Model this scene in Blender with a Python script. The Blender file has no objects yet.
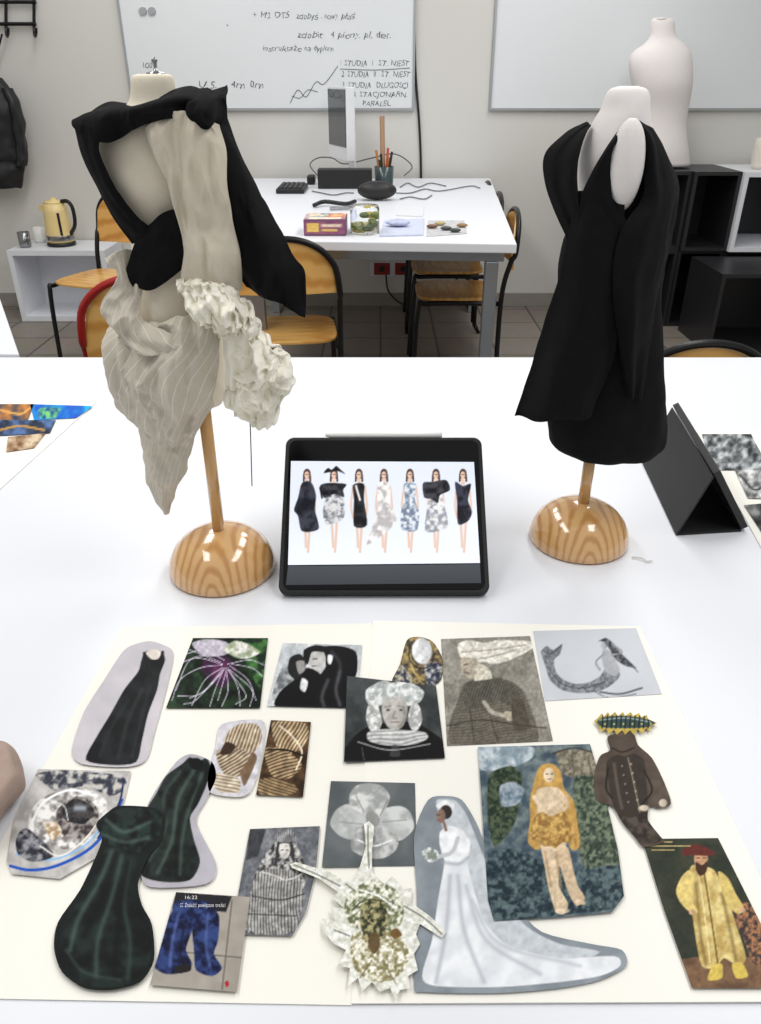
import bpy,bmesh,math,random
import numpy as np
from mathutils import Vector,Matrix,noise
from mathutils.geometry import delaunay_2d_cdt
random.seed(4)
F=767.;CX=380.5;CY=512.;H=1.35;TH=math.atan(432/767.)
S_,C_=math.sin(TH),math.cos(TH)
TZ=0.75
def ray(px,py):
    u=(px-CX)/F;v=(py-CY)/F
    return (u,C_-v*S_,-S_-v*C_)
def T(px,py,h=TZ):
    d=ray(px,py);t=(h-H)/d[2];return Vector((d[0]*t,d[1]*t,h))
def V(px,py,Y):
    d=ray(px,py);t=Y/d[1];return Vector((d[0]*t,Y,H+d[2]*t))
def onplane(px,py,P0,N):
    d=Vector(ray(px,py));o=Vector((0,0,H));t=(Vector(P0)-o).dot(N)/d.dot(N);return o+d*t
def lin(c):
    return tuple(((x/255.)/12.92 if x/255.<=.04045 else ((x/255.+.055)/1.055)**2.4) for x in c)
SC=bpy.context.scene.collection
# ---------- materials
def nodes(name):
    m=bpy.data.materials.new(name);m.use_nodes=True
    nt=m.node_tree;b=nt.nodes['Principled BSDF'];return m,nt,b
MC={}
def mat(name,col,rough=.5,metal=0,var=.06,scale=15,bump=0,bscale=200,trans=0,coat=0,spec=.5):
    if name in MC:return MC[name]
    m,nt,b=nodes(name);L=nt.links
    tc=nt.nodes.new('ShaderNodeTexCoord')
    n=nt.nodes.new('ShaderNodeTexNoise');n.inputs['Scale'].default_value=scale;n.inputs['Detail'].default_value=4
    L.new(tc.outputs['Object'],n.inputs['Vector'])
    mx=nt.nodes.new('ShaderNodeMix');mx.data_type='RGBA'
    c=lin(col)
    mx.inputs['A'].default_value=(*[max(0,x*(1-var)) for x in c],1)
    mx.inputs['B'].default_value=(*[min(1,x*(1+var)) for x in c],1)
    L.new(n.outputs['Fac'],mx.inputs['Factor']);L.new(mx.outputs['Result'],b.inputs['Base Color'])
    b.inputs['Roughness'].default_value=rough;b.inputs['Metallic'].default_value=metal
    b.inputs['Specular IOR Level'].default_value=spec
    b.inputs['Transmission Weight'].default_value=trans
    b.inputs['Coat Weight'].default_value=coat
    if bump:
        n2=nt.nodes.new('ShaderNodeTexNoise');n2.inputs['Scale'].default_value=bscale;n2.inputs['Detail'].default_value=3
        L.new(tc.outputs['Object'],n2.inputs['Vector'])
        bp=nt.nodes.new('ShaderNodeBump');bp.inputs['Strength'].default_value=bump;bp.inputs['Distance'].default_value=.002
        L.new(n2.outputs['Fac'],bp.inputs['Height']);L.new(bp.outputs['Normal'],b.inputs['Normal'])
    MC[name]=m;return m
def wood(name,c1,c2,scale=10,rough=.25,stretch=(1,1,6),coat=.6,dist=6,wt='RINGS'):
    if name in MC:return MC[name]
    m,nt,b=nodes(name);L=nt.links
    tc=nt.nodes.new('ShaderNodeTexCoord');mp=nt.nodes.new('ShaderNodeMapping')
    mp.inputs['Scale'].default_value=stretch
    L.new(tc.outputs['Object'],mp.inputs['Vector'])
    w=nt.nodes.new('ShaderNodeTexWave');w.wave_type=wt
    if wt=='RINGS':w.rings_direction='Y'
    else:w.bands_direction='X'
    w.inputs['Scale'].default_value=scale
    w.inputs['Distortion'].default_value=dist;w.inputs['Detail'].default_value=2;w.inputs['Detail Scale'].default_value=1.5
    L.new(mp.outputs['Vector'],w.inputs['Vector'])
    r=nt.nodes.new('ShaderNodeValToRGB');r.color_ramp.elements[0].color=(*lin(c1),1);r.color_ramp.elements[1].color=(*lin(c2),1)
    r.color_ramp.elements[0].position=.0;r.color_ramp.elements[1].position=.6
    L.new(w.outputs['Fac'],r.inputs['Fac']);L.new(r.outputs['Color'],b.inputs['Base Color'])
    b.inputs['Roughness'].default_value=rough;b.inputs['Coat Weight'].default_value=coat
    b.inputs['Coat Roughness'].default_value=.08
    MC[name]=m;return m
def stripes(name,c1,c2,n,slant=.25,rough=.85,width=.1):
    m,nt,b=nodes(name);L=nt.links
    uv=nt.nodes.new('ShaderNodeTexCoord');sp=nt.nodes.new('ShaderNodeSeparateXYZ');L.new(uv.outputs['UV'],sp.inputs[0])
    a=nt.nodes.new('ShaderNodeMath');a.operation='MULTIPLY';a.inputs[1].default_value=n;L.new(sp.outputs['X'],a.inputs[0])
    a1=nt.nodes.new('ShaderNodeMath');a1.operation='MULTIPLY_ADD';a1.inputs[1].default_value=n*slant;L.new(sp.outputs['Y'],a1.inputs[0]);L.new(a.outputs[0],a1.inputs[2])
    f=nt.nodes.new('ShaderNodeMath');f.operation='FRACT';L.new(a1.outputs[0],f.inputs[0])
    g=nt.nodes.new('ShaderNodeMath');g.operation='LESS_THAN';g.inputs[1].default_value=width;L.new(f.outputs[0],g.inputs[0])
    nz=nt.nodes.new('ShaderNodeTexNoise');nz.inputs['Scale'].default_value=400;L.new(uv.outputs['Object'],nz.inputs['Vector'])
    mx=nt.nodes.new('ShaderNodeMix');mx.data_type='RGBA';mx.inputs['A'].default_value=(*lin(c1),1);mx.inputs['B'].default_value=(*lin(c2),1)
    L.new(g.outputs[0],mx.inputs['Factor'])
    m2=nt.nodes.new('ShaderNodeMix');m2.data_type='RGBA';m2.blend_type='MULTIPLY';m2.inputs['Factor'].default_value=.2
    L.new(mx.outputs['Result'],m2.inputs['A']);L.new(nz.outputs['Color'],m2.inputs['B']);L.new(m2.outputs['Result'],b.inputs['Base Color'])
    b.inputs['Roughness'].default_value=rough
    bp=nt.nodes.new('ShaderNodeBump');bp.inputs['Strength'].default_value=.3;bp.inputs['Distance'].default_value=.001
    L.new(nz.outputs['Fac'],bp.inputs['Height']);L.new(bp.outputs['Normal'],b.inputs['Normal'])
    return m
def attrmat(name,rough,emit=0,spec=.12):
    m,nt,b=nodes(name);L=nt.links
    a=nt.nodes.new('ShaderNodeAttribute');a.attribute_name='Col'
    L.new(a.outputs['Color'],b.inputs['Base Color']);b.inputs['Roughness'].default_value=rough
    b.inputs['Specular IOR Level'].default_value=spec
    if emit:
        L.new(a.outputs['Color'],b.inputs['Emission Color']);b.inputs['Emission Strength'].default_value=emit
    return m
PRINT=attrmat('printed_paper',.5);SCREEN=attrmat('lit_screen',.25,.55,.2)
# ---------- geometry helpers
def thing(name,label,cat,loc,rot=0,group=None):
    e=bpy.data.objects.new(name,None);e.location=loc;e.rotation_euler=(0,0,rot);e.empty_display_size=.05
    e['label']=label;e['category']=cat
    if group:e['group']=group
    SC.objects.link(e);return e
def mk(name,vf,m,parent=None,local=False,smooth=False,label=None,cat=None,kind=None,bev=0,sol=0,uv=None,group=None):
    vs=[Vector(v) for v in vf[0]];fs=vf[1]
    me=bpy.data.meshes.new(name)
    if parent is None:
        xs=[v.x for v in vs];ys=[v.y for v in vs];zs=[v.z for v in vs]
        o0=Vector(((min(xs)+max(xs))/2,(min(ys)+max(ys))/2,min(zs)))
    elif local:o0=Vector((0,0,0))
    else:
        o0=Vector(parent.location)
    me.from_pydata([tuple(v-o0) for v in vs],[],fs);me.update()
    if uv is not None:
        ul=me.uv_layers.new(name='UVMap')
        for l in me.loops:ul.data[l.index].uv=uv[l.vertex_index]
    bm=bmesh.new();bm.from_mesh(me);bmesh.ops.recalc_face_normals(bm,faces=bm.faces);bm.to_mesh(me);bm.free()
    if smooth:
        for p in me.polygons:p.use_smooth=True
    me.materials.append(m)
    o=bpy.data.objects.new(name,me)
    if parent is None:o.location=o0
    else:o.parent=parent
    SC.objects.link(o)
    if label:o['label']=label
    if cat:o['category']=cat
    if kind:o['kind']=kind
    if group:o['group']=group
    if bev:
        b=o.modifiers.new('bevel','BEVEL');b.width=bev;b.segments=2;b.limit_method='ANGLE'
    if sol:
        s=o.modifiers.new('solid','SOLIDIFY');s.thickness=sol;s.offset=0
    return o
def merge(*vfs):
    V0=[];F0=[]
    for v,f in vfs:
        n=len(V0);V0+=[Vector(x) for x in v];F0+=[tuple(i+n for i in ff) for ff in f]
    return V0,F0
def box(x0,x1,y0,y1,z0,z1):
    v=[(x,y,z) for z in(z0,z1) for y in(y0,y1) for x in(x0,x1)]
    return v,[(0,2,3,1),(4,5,7,6),(0,1,5,4),(2,6,7,3),(0,4,6,2),(1,3,7,5)]
def prism(pts,z0,z1):
    n=len(pts);v=[(p[0],p[1],z0) for p in pts]+[(p[0],p[1],z1) for p in pts]
    return v,[tuple(range(n))[::-1],tuple(range(n,2*n))]+[(i,(i+1)%n,n+(i+1)%n,n+i) for i in range(n)]
def extr(pts,d):
    pts=[Vector(p) for p in pts];n=len(pts);d=Vector(d);v=pts+[p+d for p in pts]
    return v,[tuple(range(n))[::-1],tuple(range(n,2*n))]+[(i,(i+1)%n,n+(i+1)%n,n+i) for i in range(n)]
def rings(R,cap=True):
    n=len(R[0]);v=[p for r in R for p in r];f=[]
    for i in range(len(R)-1):
        for j in range(n):
            a=i*n+j;b=i*n+(j+1)%n;f.append((a,b,b+n,a+n))
    if cap:f.append(tuple(range(n))[::-1]);f.append(tuple(range(len(v)-n,len(v))))
    return v,f
def catm(P,n):
    P=[Vector(p) for p in P];out=[]
    if len(P)<3:
        return [P[0].lerp(P[-1],i/(n*1.0)) for i in range(n+1)]
    m=len(P)-1
    for i in range(n+1):
        t=i/n*m;k=min(int(t),m-1);t-=k
        p1,p2=P[k],P[k+1];p0=P[k-1] if k>0 else p1*2-p2;p3=P[k+2] if k+2<=m else p2*2-p1
        out.append(.5*((2*p1)+(p2-p0)*t+(2*p0-5*p1+4*p2-p3)*t*t+(3*p1-p0-3*p2+p3)*t**3))
    return out
def tube(P,r,n=8,sub=0,closed=False):
    P=[Vector(p) for p in P]
    if sub:P=catm(P,sub)
    R=[];up=None;rs=r if isinstance(r,(list,tuple)) else [r]*len(P)
    for i,p in enumerate(P):
        t=(P[min(i+1,len(P)-1)]-P[max(i-1,0)]).normalized()
        if up is None:
            up=Vector((0,0,1)) if abs(t.z)<.9 else Vector((1,0,0))
        a=(up-t*up.dot(t));a=a.normalized() if a.length>1e-5 else t.orthogonal().normalized()
        b=t.cross(a);up=a
        R.append([p+(a*math.cos(q)+b*math.sin(q))*rs[i] for q in [2*math.pi*k/n for k in range(n)]])
    return rings(R)
def lathe(prof,c,n=32):
    return rings([[Vector((c[0]+r*math.cos(2*math.pi*k/n),c[1]+r*math.sin(2*math.pi*k/n),c[2]+z)) for k in range(n)] for r,z in prof])
def ellips(c,rx,ry,rz,nu=20,nv=12):
    return rings([[Vector((c[0]+rx*math.sin(math.pi*i/nv)*math.cos(2*math.pi*k/nu),c[1]+ry*math.sin(math.pi*i/nv)*math.sin(2*math.pi*k/nu),c[2]+rz*math.cos(math.pi*i/nv))) for k in range(nu)] for i in range(nv+1) if 0<i<nv])
def ridge(p,s=0,fm=1.,an=.55):
    r=0;a=1.;f=26.*fm
    w=noise.noise_vector(Vector((p.x*12+s,p.y*12,p.z*12)))*.6
    for i in range(3):
        q=noise.noise(Vector((p.x*f+s*3.1+i*7+w.x,p.y*f*.6+w.y,p.z*f*an+i*3+w.z)))
        r+=a*(1-abs(q)*2.6);a*=.45;f*=2.0
    return r-.9
def loft(rows,Y0,n=48,nv=60,fold=0,k=7,tw=0,nz=0,seed=0,cr=0):
    """rows: (py,xl,xr,depth)"""
    ctl=[];
    for i,r in enumerate(rows):
        yy=Y0+(r[4] if len(r)>4 else 0)
        a=V(r[1],r[0],yy);b=V(r[2],r[0],yy)
        ctl.append((Vector(((a.x+b.x)/2,yy,a.z)),Vector(((b.x-a.x)/2,r[3],0))))
    cc=catm([c[0] for c in ctl],nv);hh=catm([c[1] for c in ctl],nv)
    R=[];UV=[]
    for i in range(nv+1):
        v=i/nv;ring=[]
        for j in range(n):
            th=2*math.pi*j/n
            g=1+fold*(.3+.7*v)*math.sin(k*th+tw*v*6.28+1.5*math.sin(3*v*3+seed))
            p=cc[i]+Vector((hh[i].x*g*math.cos(th),hh[i].y*g*math.sin(th),0))
            if nz:
                q=noise.noise_vector(p*14+Vector((seed,0,0)));p=p+Vector((q.x,q.y,q.z*.5))*nz
            if cr:
                p=p+Vector((math.cos(th)*.5,math.sin(th),0))*cr*ridge(p,seed)
            ring.append(p);UV.append((j/n,v))
        R.append(ring)
    return rings(R),UV
def sheet(rows,Y0,nu=40,nv=40,fold=0,k=5,seed=0,nz=.002,warp=1.,bow=0,fall=False,cr=0,fm=1.,an=.55,ed=0):
    """rows of (px,py[,dY])"""
    G=[catm([V(p[0],p[1],Y0+(p[2] if len(p)>2 else 0)) for p in r],nu) for r in rows]
    cols=[catm([g[j] for g in G],nv) for j in range(nu+1)]
    vs=[];uv=[]
    for i in range(nv+1):
        for j in range(nu+1):
            p=cols[j][i];u=j/nu;v=i/nv
            w=fold*math.sin(2*math.pi*k*u+warp*math.sin(3.1*v+seed)*2+seed)*(v if fall else 1)
            w+=bow*(2*u-1)**2
            if cr:w-=cr*ridge(p,seed,fm,an)
            q=noise.noise_vector(p*22+Vector((seed*3.3,1,2)))
            d=Vector((q.x*nz,w+q.y*nz,q.z*nz))
            if ed:
                q=noise.noise_vector(p*62+Vector((seed*1.7,5,2)));d+=Vector((q.x,q.y,q.z))*ed
            vs.append(p+d);uv.append((u,v))
    f=[(i*(nu+1)+j,i*(nu+1)+j+1,(i+1)*(nu+1)+j+1,(i+1)*(nu+1)+j) for i in range(nv) for j in range(nu)]
    return (vs,f),uv
# ---------- painter
RT=np.random.RandomState(7).rand(256,256)
def vn(x,y):
    xi=np.floor(x).astype(int);yi=np.floor(y).astype(int);fx=x-xi;fy=y-yi
    fx=fx*fx*(3-2*fx);fy=fy*fy*(3-2*fy)
    g=lambda a,b:RT[a%256,b%256]
    return (g(xi,yi)*(1-fx)+g(xi+1,yi)*fx)*(1-fy)+(g(xi,yi+1)*(1-fx)+g(xi+1,yi+1)*fx)*fy
def fbm(P,s,o=3,off=0):
    r=0;a=.5;t=0
    for i in range(o):
        r=r+a*vn(P[:,0]/s+off+i*17.3,P[:,1]/s+off*1.7+i*9.1);t+=a;a*=.5;s=s/2.
    return r/t
def pp(s):
    if not isinstance(s,str):return np.array(s,float)
    return np.array([[float(q) for q in t.split(',')] for t in s.split()])
def chai(p,n=4):
    a=np.roll(p,1,0);b=p;c=np.roll(p,-1,0);d=np.roll(p,-2,0);o=[]
    for i in range(n):
        t=i/n;o.append(b+.5*.8*(c-a)*(t-2*t*t+t**3)+(c-b)*(3*t*t-2*t**3)+.5*.8*(d-b)*(t**3-t*t))
    return np.stack(o,1).reshape(-1,2)
def sd(P,pts):
    n=len(pts);d=np.full(len(P),1e9);s=np.ones(len(P))
    for i in range(n):
        a=pts[i];b=pts[i-1];e=b-a;w=P-a
        t=np.clip((w@e)/(e@e+1e-9),0,1);q=w-t[:,None]*e;d=np.minimum(d,(q**2).sum(1))
        c1=P[:,1]>=a[1];c2=P[:,1]<b[1];c3=e[0]*w[:,1]>e[1]*w[:,0]
        fl=(c1&c2&c3)|(~c1&~c2&~c3);s=np.where(fl,-s,s)
    return s*np.sqrt(d)
def paint(P,layers):
    C=np.zeros((len(P),3))+200.
    for k,L in enumerate(layers):
        t=L[0]
        if t=='b':
            f=np.clip((fbm(P,L[3],4,k)-.5)*2.2+.5,0,1)[:,None];C=np.array(L[1])*(1-f)+np.array(L[2])*f;continue
        if t=='g':
            f=np.clip((P[:,1]-L[3])/(L[4]-L[3]),0,1)[:,None];C=C*.0+np.array(L[1])*(1-f)+np.array(L[2])*f;continue
        if t=='n':
            C=C*(1+L[1]*(fbm(P,L[2],3,k+5)-.5)*2)[:,None];continue
        if t=='p' or t=='t' or t=='f':
            pi=2 if t=='p' else 3
            pts=pp(L[pi]);
            sm=1
            if t=='p' and len(L)>3:sm=L[3]
            if sm:pts=chai(pts)
            a=np.clip(.5-sd(P,pts)/1.0,0,1)
            if t=='p':col=np.array(L[1])[None]*(1+.2*(fbm(P,5,3,k)-.5))[:,None]
            elif t=='t':
                f=np.clip((fbm(P,L[4],3,k)-.5)*3+.5,0,1)[:,None];col=np.array(L[1])*(1-f)+np.array(L[2])*f
            else:
                an=math.radians(L[4]);x=P[:,0]*math.cos(an)+P[:,1]*math.sin(an)
                f=.5+.5*np.sin(x*2*math.pi/L[5]+5*fbm(P,25,2,k)*2);f=np.clip(f*.75+.5*(fbm(P,5,2,k)-.25),0,1)[:,None]
                col=np.array(L[1])*(1-f)+np.array(L[2])*f
        elif t=='e':
            an=math.radians(L[6] if len(L)>6 else 0);x=P[:,0]-L[2];y=P[:,1]-L[3]
            X=x*math.cos(an)+y*math.sin(an);Y=-x*math.sin(an)+y*math.cos(an)
            r=np.sqrt((X/L[4])**2+(Y/L[5])**2);a=np.clip(.5-(r-1)*min(L[4],L[5])/1.0,0,1)
            col=np.array(L[1])[None]*(1-.12*(X/L[4])*1.0).clip(.6,1.3)[:,None]
        elif t=='l' or t=='s':
            pts=pp(L[3]);d=np.full(len(P),1e9)
            if len(pts)>2:
                c=catm([Vector((p[0],p[1],0)) for p in pts],len(pts)*4);pts=np.array([[q.x,q.y] for q in c])
            for i in range(len(pts)-1):
                a0=pts[i];e=pts[i+1]-a0;w=P-a0;tt=np.clip((w@e)/(e@e+1e-9),0,1);q=w-tt[:,None]*e;d=np.minimum(d,(q**2).sum(1))
            if t=='l':a=np.clip(.5-(np.sqrt(d)-L[2]/2.)/.9,0,1)
            else:a=.6*np.exp(-d/(L[2]**2))   # soft stroke: fold highlight printed in the picture
            col=np.array(L[1])[None]
        C=C*(1-a[:,None])+col*a[:,None]
    return np.clip(C,0,255)
def grid2d(out,step):
    n=[]
    for i in range(len(out)):
        a=out[i];b=out[(i+1)%len(out)];m=max(1,int(np.hypot(*(b-a))/(step*1.2)))
        for j in range(m):n.append(a+(b-a)*j/m)
    out=np.array(n)
    A=.5*np.sum(out[:,0]*np.roll(out[:,1],-1)-np.roll(out[:,0],-1)*out[:,1])
    if A<0:out=out[::-1]
    x0,y0=out.min(0);x1,y1=out.max(0)
    gx,gy=np.meshgrid(np.arange(x0,x1,step),np.arange(y0,y1,step));G=np.stack([gx.ravel(),gy.ravel()],1)
    G=G[sd(G,out)<-.5*step]
    A=np.concatenate([out,G]);vs=[Vector((float(p[0]),float(p[1]))) for p in A]
    r=delaunay_2d_cdt(vs,[],[list(range(len(out)))],1,1e-4)
    return np.array([[v.x,v.y] for v in r[0]]),[tuple(f) for f in r[2]]
def pic(name,label,outline,layers,dz=1,sm=0,step=1.0,fn=None,m=None,cat='picture',parent=None,group='cut-out pictures on the paper sheets'):
    out=pp(outline)
    if sm:out=chai(out)
    P,fs=grid2d(out,step)
    C=paint(P,layers)
    z=TZ+.0024+dz*.00035
    if fn is None:fn=lambda x,y:T(x,y,z)
    W=[fn(float(p[0]),float(p[1])) for p in P]
    o=mk(name,(W,fs),m or PRINT,parent=parent,label=label,cat=None if parent else cat,group=None if parent else group)
    me=o.data
    if len(me.polygons):
        nrm=me.polygons[0].normal
        if nrm.z<0:me.flip_normals()
    ca=me.color_attributes.new('Col','FLOAT_COLOR','POINT')
    cl=C/255.;cl=np.where(cl<=.04045,cl/12.92,((cl+.055)/1.055)**2.4)
    ca.data.foreach_set('color',np.concatenate([cl,np.ones((len(cl),1))],1).astype(np.float32).ravel())
    return o
def text1(name,body,fn,x0,x1,y,h,m,parent,jit=.06,shear=.15,label=None):
    cu=bpy.data.curves.new('t','FONT');cu.body=body;cu.size=1;cu.shear=shear;cu.resolution_u=3;cu.offset=-.012
    ob=bpy.data.objects.new('t',cu);SC.objects.link(ob)
    dg=bpy.context.evaluated_depsgraph_get();me=bpy.data.meshes.new_from_object(ob.evaluated_get(dg))
    vs=[v.co.copy() for v in me.vertices];fs=[tuple(p.vertices) for p in me.polygons]
    bpy.data.objects.remove(ob);bpy.data.curves.remove(cu);bpy.data.meshes.remove(me)
    if not vs:return
    mx=max(v.x for v in vs);out=[]
    for v in vs:
        jx=jit*math.sin(v.x*7.1+v.y*3);jy=jit*math.sin(v.x*3.7+1)+jit*.6*math.sin(v.x*11)
        out.append(fn(x0+(v.x+jx)/mx*(x1-x0),y-(v.y+jy)*h/.72))
    return mk(name,(out,fs),m,parent=parent,label=label)
def text(name,body,fn,x0,x1,y,h,m,parent,jit=.06,shear=.15):
    n=len(body);i=0
    W=lambda s:sum(.45 if c in " .IilJj1" else 1 for c in s)
    tot=W(body)
    for w_ in body.split(' '):
        if w_:
            a=W(body[:i])/tot;b=W(body[:i+len(w_)])/tot
            text1(name,w_,fn,x0+a*(x1-x0),x0+b*(x1-x0)-.8,y,h,m,parent,jit,shear)
        i+=len(w_)+1
# ---------- shared materials
BLK=mat('black_plastic',(22,22,24),.45);BLKM=mat('black_metal_tube',(20,20,22),.35,.3)
WHT=mat('white_laminate',(232,234,239),.4,var=.01,scale=3,bump=.03,bscale=300,spec=.35)
WOODC=wood('chair_plywood',(206,146,66),(232,182,102),4,.35,(1,8,1),.3,3)
STAND=wood('lacquered_pine',(196,142,84),(224,178,120),34,.14,(1,.25,.5),1.,2.2)
POLE=wood('light_pine_pole',(212,164,104),(220,174,114),8,.2,(1,1,.05),.8,1,'BANDS')
BLACKCL=mat('black_wool',(19,19,21),.95,var=.25,scale=60,bump=.5,bscale=900,spec=.15)
LINEN=mat('natural_linen',(216,206,187),.9,var=.06,scale=120,bump=.4,bscale=1200,spec=.2)
CREAM=mat('cream_organza',(252,248,234),.75,var=.03,scale=60,bump=.2,bscale=900,spec=.2)
MANQ=mat('mannequin_canvas',(236,226,205),.85,var=.04,scale=60,bump=.3,bscale=900)
MANW=mat('mannequin_white_jersey',(238,232,229),.8,var=.04,scale=90,bump=.3,bscale=900)
LSTR=stripes('striped_linen',(212,203,186),(238,233,223),26,.35,width=.08)
LSTR2=stripes('striped_linen_fold',(214,205,188),(238,233,223),7,.5,width=.08)
GREY=mat('grey_metal',(150,155,160),.35,.6)
# ---------- room
YW=5.28
wallm=mat('painted_wall',(217,215,209),.85,var=.02,scale=2,bump=.1,bscale=60)
def struct(name,vf,m,label,**k):
    o=mk(name,vf,m,kind='structure',label=label,**k);return o
struct('wall_back',box(-3.6,3.6,YW,YW+.1,0,3.),wallm,'plain off-white painted wall')
struct('wall_left',box(-3.7,-3.6,-1.5,YW+.1,0,3.),wallm,'plain off-white painted side wall')
struct('wall_right',box(3.6,3.7,-1.5,YW+.1,0,3.),wallm,'plain off-white painted side wall')
fm,nt,b=nodes('floor_tiles')
tc=nt.nodes.new('ShaderNodeTexCoord');br=nt.nodes.new('ShaderNodeTexBrick');br.offset=0
br.inputs['Scale'].default_value=1;br.inputs['Brick Width'].default_value=.33;br.inputs['Row Height'].default_value=.33;br.inputs['Mortar Size'].default_value=.006
br.inputs['Color1'].default_value=(*lin((150,140,130)),1);br.inputs['Color2'].default_value=(*lin((136,127,118)),1);br.inputs['Mortar'].default_value=(*lin((74,68,64)),1)
nz=nt.nodes.new('ShaderNodeTexNoise');nz.inputs['Scale'].default_value=9
mx=nt.nodes.new('ShaderNodeMix');mx.data_type='RGBA';mx.blend_type='MULTIPLY';mx.inputs['Factor'].default_value=.3
nt.links.new(tc.outputs['Object'],br.inputs['Vector']);nt.links.new(tc.outputs['Object'],nz.inputs['Vector'])
nt.links.new(br.outputs['Color'],mx.inputs['A']);nt.links.new(nz.outputs['Color'],mx.inputs['B']);nt.links.new(mx.outputs['Result'],b.inputs['Base Color']);b.inputs['Roughness'].default_value=.4
struct('floor',box(-3.6,3.6,-1.5,YW,-.05,0),fm,'grey-brown square ceramic floor tiles')
struct('baseboard_back',box(-3.6,3.6,YW-.012,YW,0,.09),mat('baseboard_tile',(150,145,138),.4),'grey tile baseboard',bev=.003)
# ---------- whiteboards
WBM=mat('whiteboard_enamel',(232,235,237),.2,var=.01);ALU=mat('aluminium_trim',(176,180,182),.35,.5)
INK=mat('marker_ink',(66,70,80),.6)
def whiteboard(x0,x1,y0,y1,label):
    a=V(x0,y1,YW-.02);b=V(x1,y1,YW-.02);zt=V(x0,y0,YW-.02).z
    e=thing('whiteboard',label,'whiteboard',((a.x+b.x)/2,YW-.02,a.z),group='wall whiteboards')
    mk('board_surface',box(a.x,b.x,YW-.018,YW-.002,a.z,zt),WBM,e)
    w=.013
    mk('frame',merge(box(a.x-w,a.x,YW-.026,YW-.002,a.z-w,zt+w),box(b.x,b.x+w,YW-.026,YW-.002,a.z-w,zt+w),box(a.x,b.x,YW-.026,YW-.002,a.z-w,a.z),box(a.x,b.x,YW-.026,YW-.002,zt,zt+w)),ALU,e)
    return e
w1=whiteboard(134,412,-70,108,'white enamel board with handwritten marker notes')
w2=whiteboard(491,800,-70,108,'clean white enamel board in aluminium frame')
fw=lambda x,y:V(x,y,YW-.0195)
for s,x0,x1,y,h in [('+ M2 OTS',252,290,18,6.5),('zdobyś . nowy płaś',296,356,19,6.5),('zdobit   4 piony. pl. der.',297,392,38,7),('instruktaże na dyplom',262,334,51,6),('100 J',141,158,68,6),
    ('U.S.',197,218,88,7),('4m 0m',230,264,88,7.5),('1 STUDIA  I  ST. NIEST',340,410,66,6),('2 STUDIA  II  ST. NIEST',341,411,77,6),('3 STUDIA  DLUGOSCI',341,409,88,6),('DR STACJONARN.',347,408,97,5.5),('PARALEL.',362,392,106,5.5),('+',225,230,28,5)]:
    text('handwriting',s,fw,x0,x1,y,h,INK,w1)
mk('handwriting',tube([fw(*p) for p in [(290,103),(298,90),(306,97),(316,82),(324,84),(338,66)]],.0018,5,30),INK,w1)
mk('handwriting',tube([fw(*p) for p in [(292,96),(300,98),(308,90),(318,92)]],.0015,5,20),INK,w1)
mk('underline',tube([fw(*p) for p in [(340,69),(375,70),(410,68)]],.0015,5,10),INK,w1)
for xx in(152,143):
    mk('magnet',extr([fw(xx+4*math.cos(a),11+4*math.sin(a)) for a in [i*.6 for i in range(10)]],(0,-.01,0)),ALU,w1)
mk('wall_cable',tube([V(414,-60,YW-.01),V(415,60,YW-.012),V(419,120,YW-.012),V(421,172,YW-.012),V(421,262,YW-.012)],.007,8,20),BLK,label='black cable duct running down the wall',cat='cable')
# outlets
e=thing('wall_socket','double red power socket on white wall plate','socket',V(394,269,YW-.01))
a=V(370,276,YW-.01);b=V(416,262,YW-.01)
mk('plate',box(a.x,b.x,YW-.015,YW-.0,a.z,b.z),WHT,e,bev=.003)
RED=mat('red_plastic',(150,30,24),.4)
for x in(382,403):
    a=V(x-8,275,YW-.02);b=V(x+8,263,YW-.02);mk('socket_insert',box(a.x,b.x,YW-.02,YW-.012,a.z,b.z),RED,e,bev=.003)
    c=V(x,269,YW-.02);mk('pin_recess',extr([(c.x+.02*math.cos(q),YW-.0201,c.z+.02*math.sin(q)) for q in [i*.52 for i in range(12)]],(0,-.002,0)),BLK,e)
mk('power_cord',tube([V(386,275,YW-.03),V(388,290,YW-.05),V(396,300,YW-.06),V(404,305,YW-.07)],.006,6,16),BLK,label='black power cord hanging from the socket',cat='cable')
# coat rack and jacket
e=thing('coat_rack','black metal wall coat rack with hooks','coat rack',V(15,20,YW-.02))
for y in(2,24):mk('rail',tube([V(-30,y,YW-.03),V(36,y,YW-.03)],.01,8),BLKM,e)
for x in(-20,6,34):
    mk('hook',tube([V(x,-2,YW-.02),V(x,26,YW-.02),V(x+1,36,YW-.05),V(x+2,33,YW-.09),V(x+2,28,YW-.1)],.009,8,14),BLKM,e)
e=thing('jacket','black padded jacket hanging on the wall','jacket',V(0,185,YW-.12))
(vf,uv)=loft([(78,-14,2,.04),(88,-24,10,.07),(110,-32,20,.09),(140,-34,25,.09),(158,-34,26,.09),(162,-34,24,.085),(176,-32,24,.09),(188,-30,20,.06)],YW-.13,fold=.04,k=6,nz=.02)
mk('jacket_body',vf,mat('black_nylon',(26,27,30),.5,bump=.5,bscale=40),e,smooth=True)
vf,uv=loft([(88,2,12,.04),(110,10,22,.045),(140,15,26,.04),(158,17,27,.035),(166,16,26,.03)],YW-.17,fold=.05,k=5,nz=.012)
mk('sleeve',vf,mat('black_nylon',(26,27,30)),e,smooth=True)
mk('hanging_loop',tube([V(2,34,YW-.08),V(-4,60,YW-.1),V(-6,82,YW-.12)],.006,6,8),BLKM,e)
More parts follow.
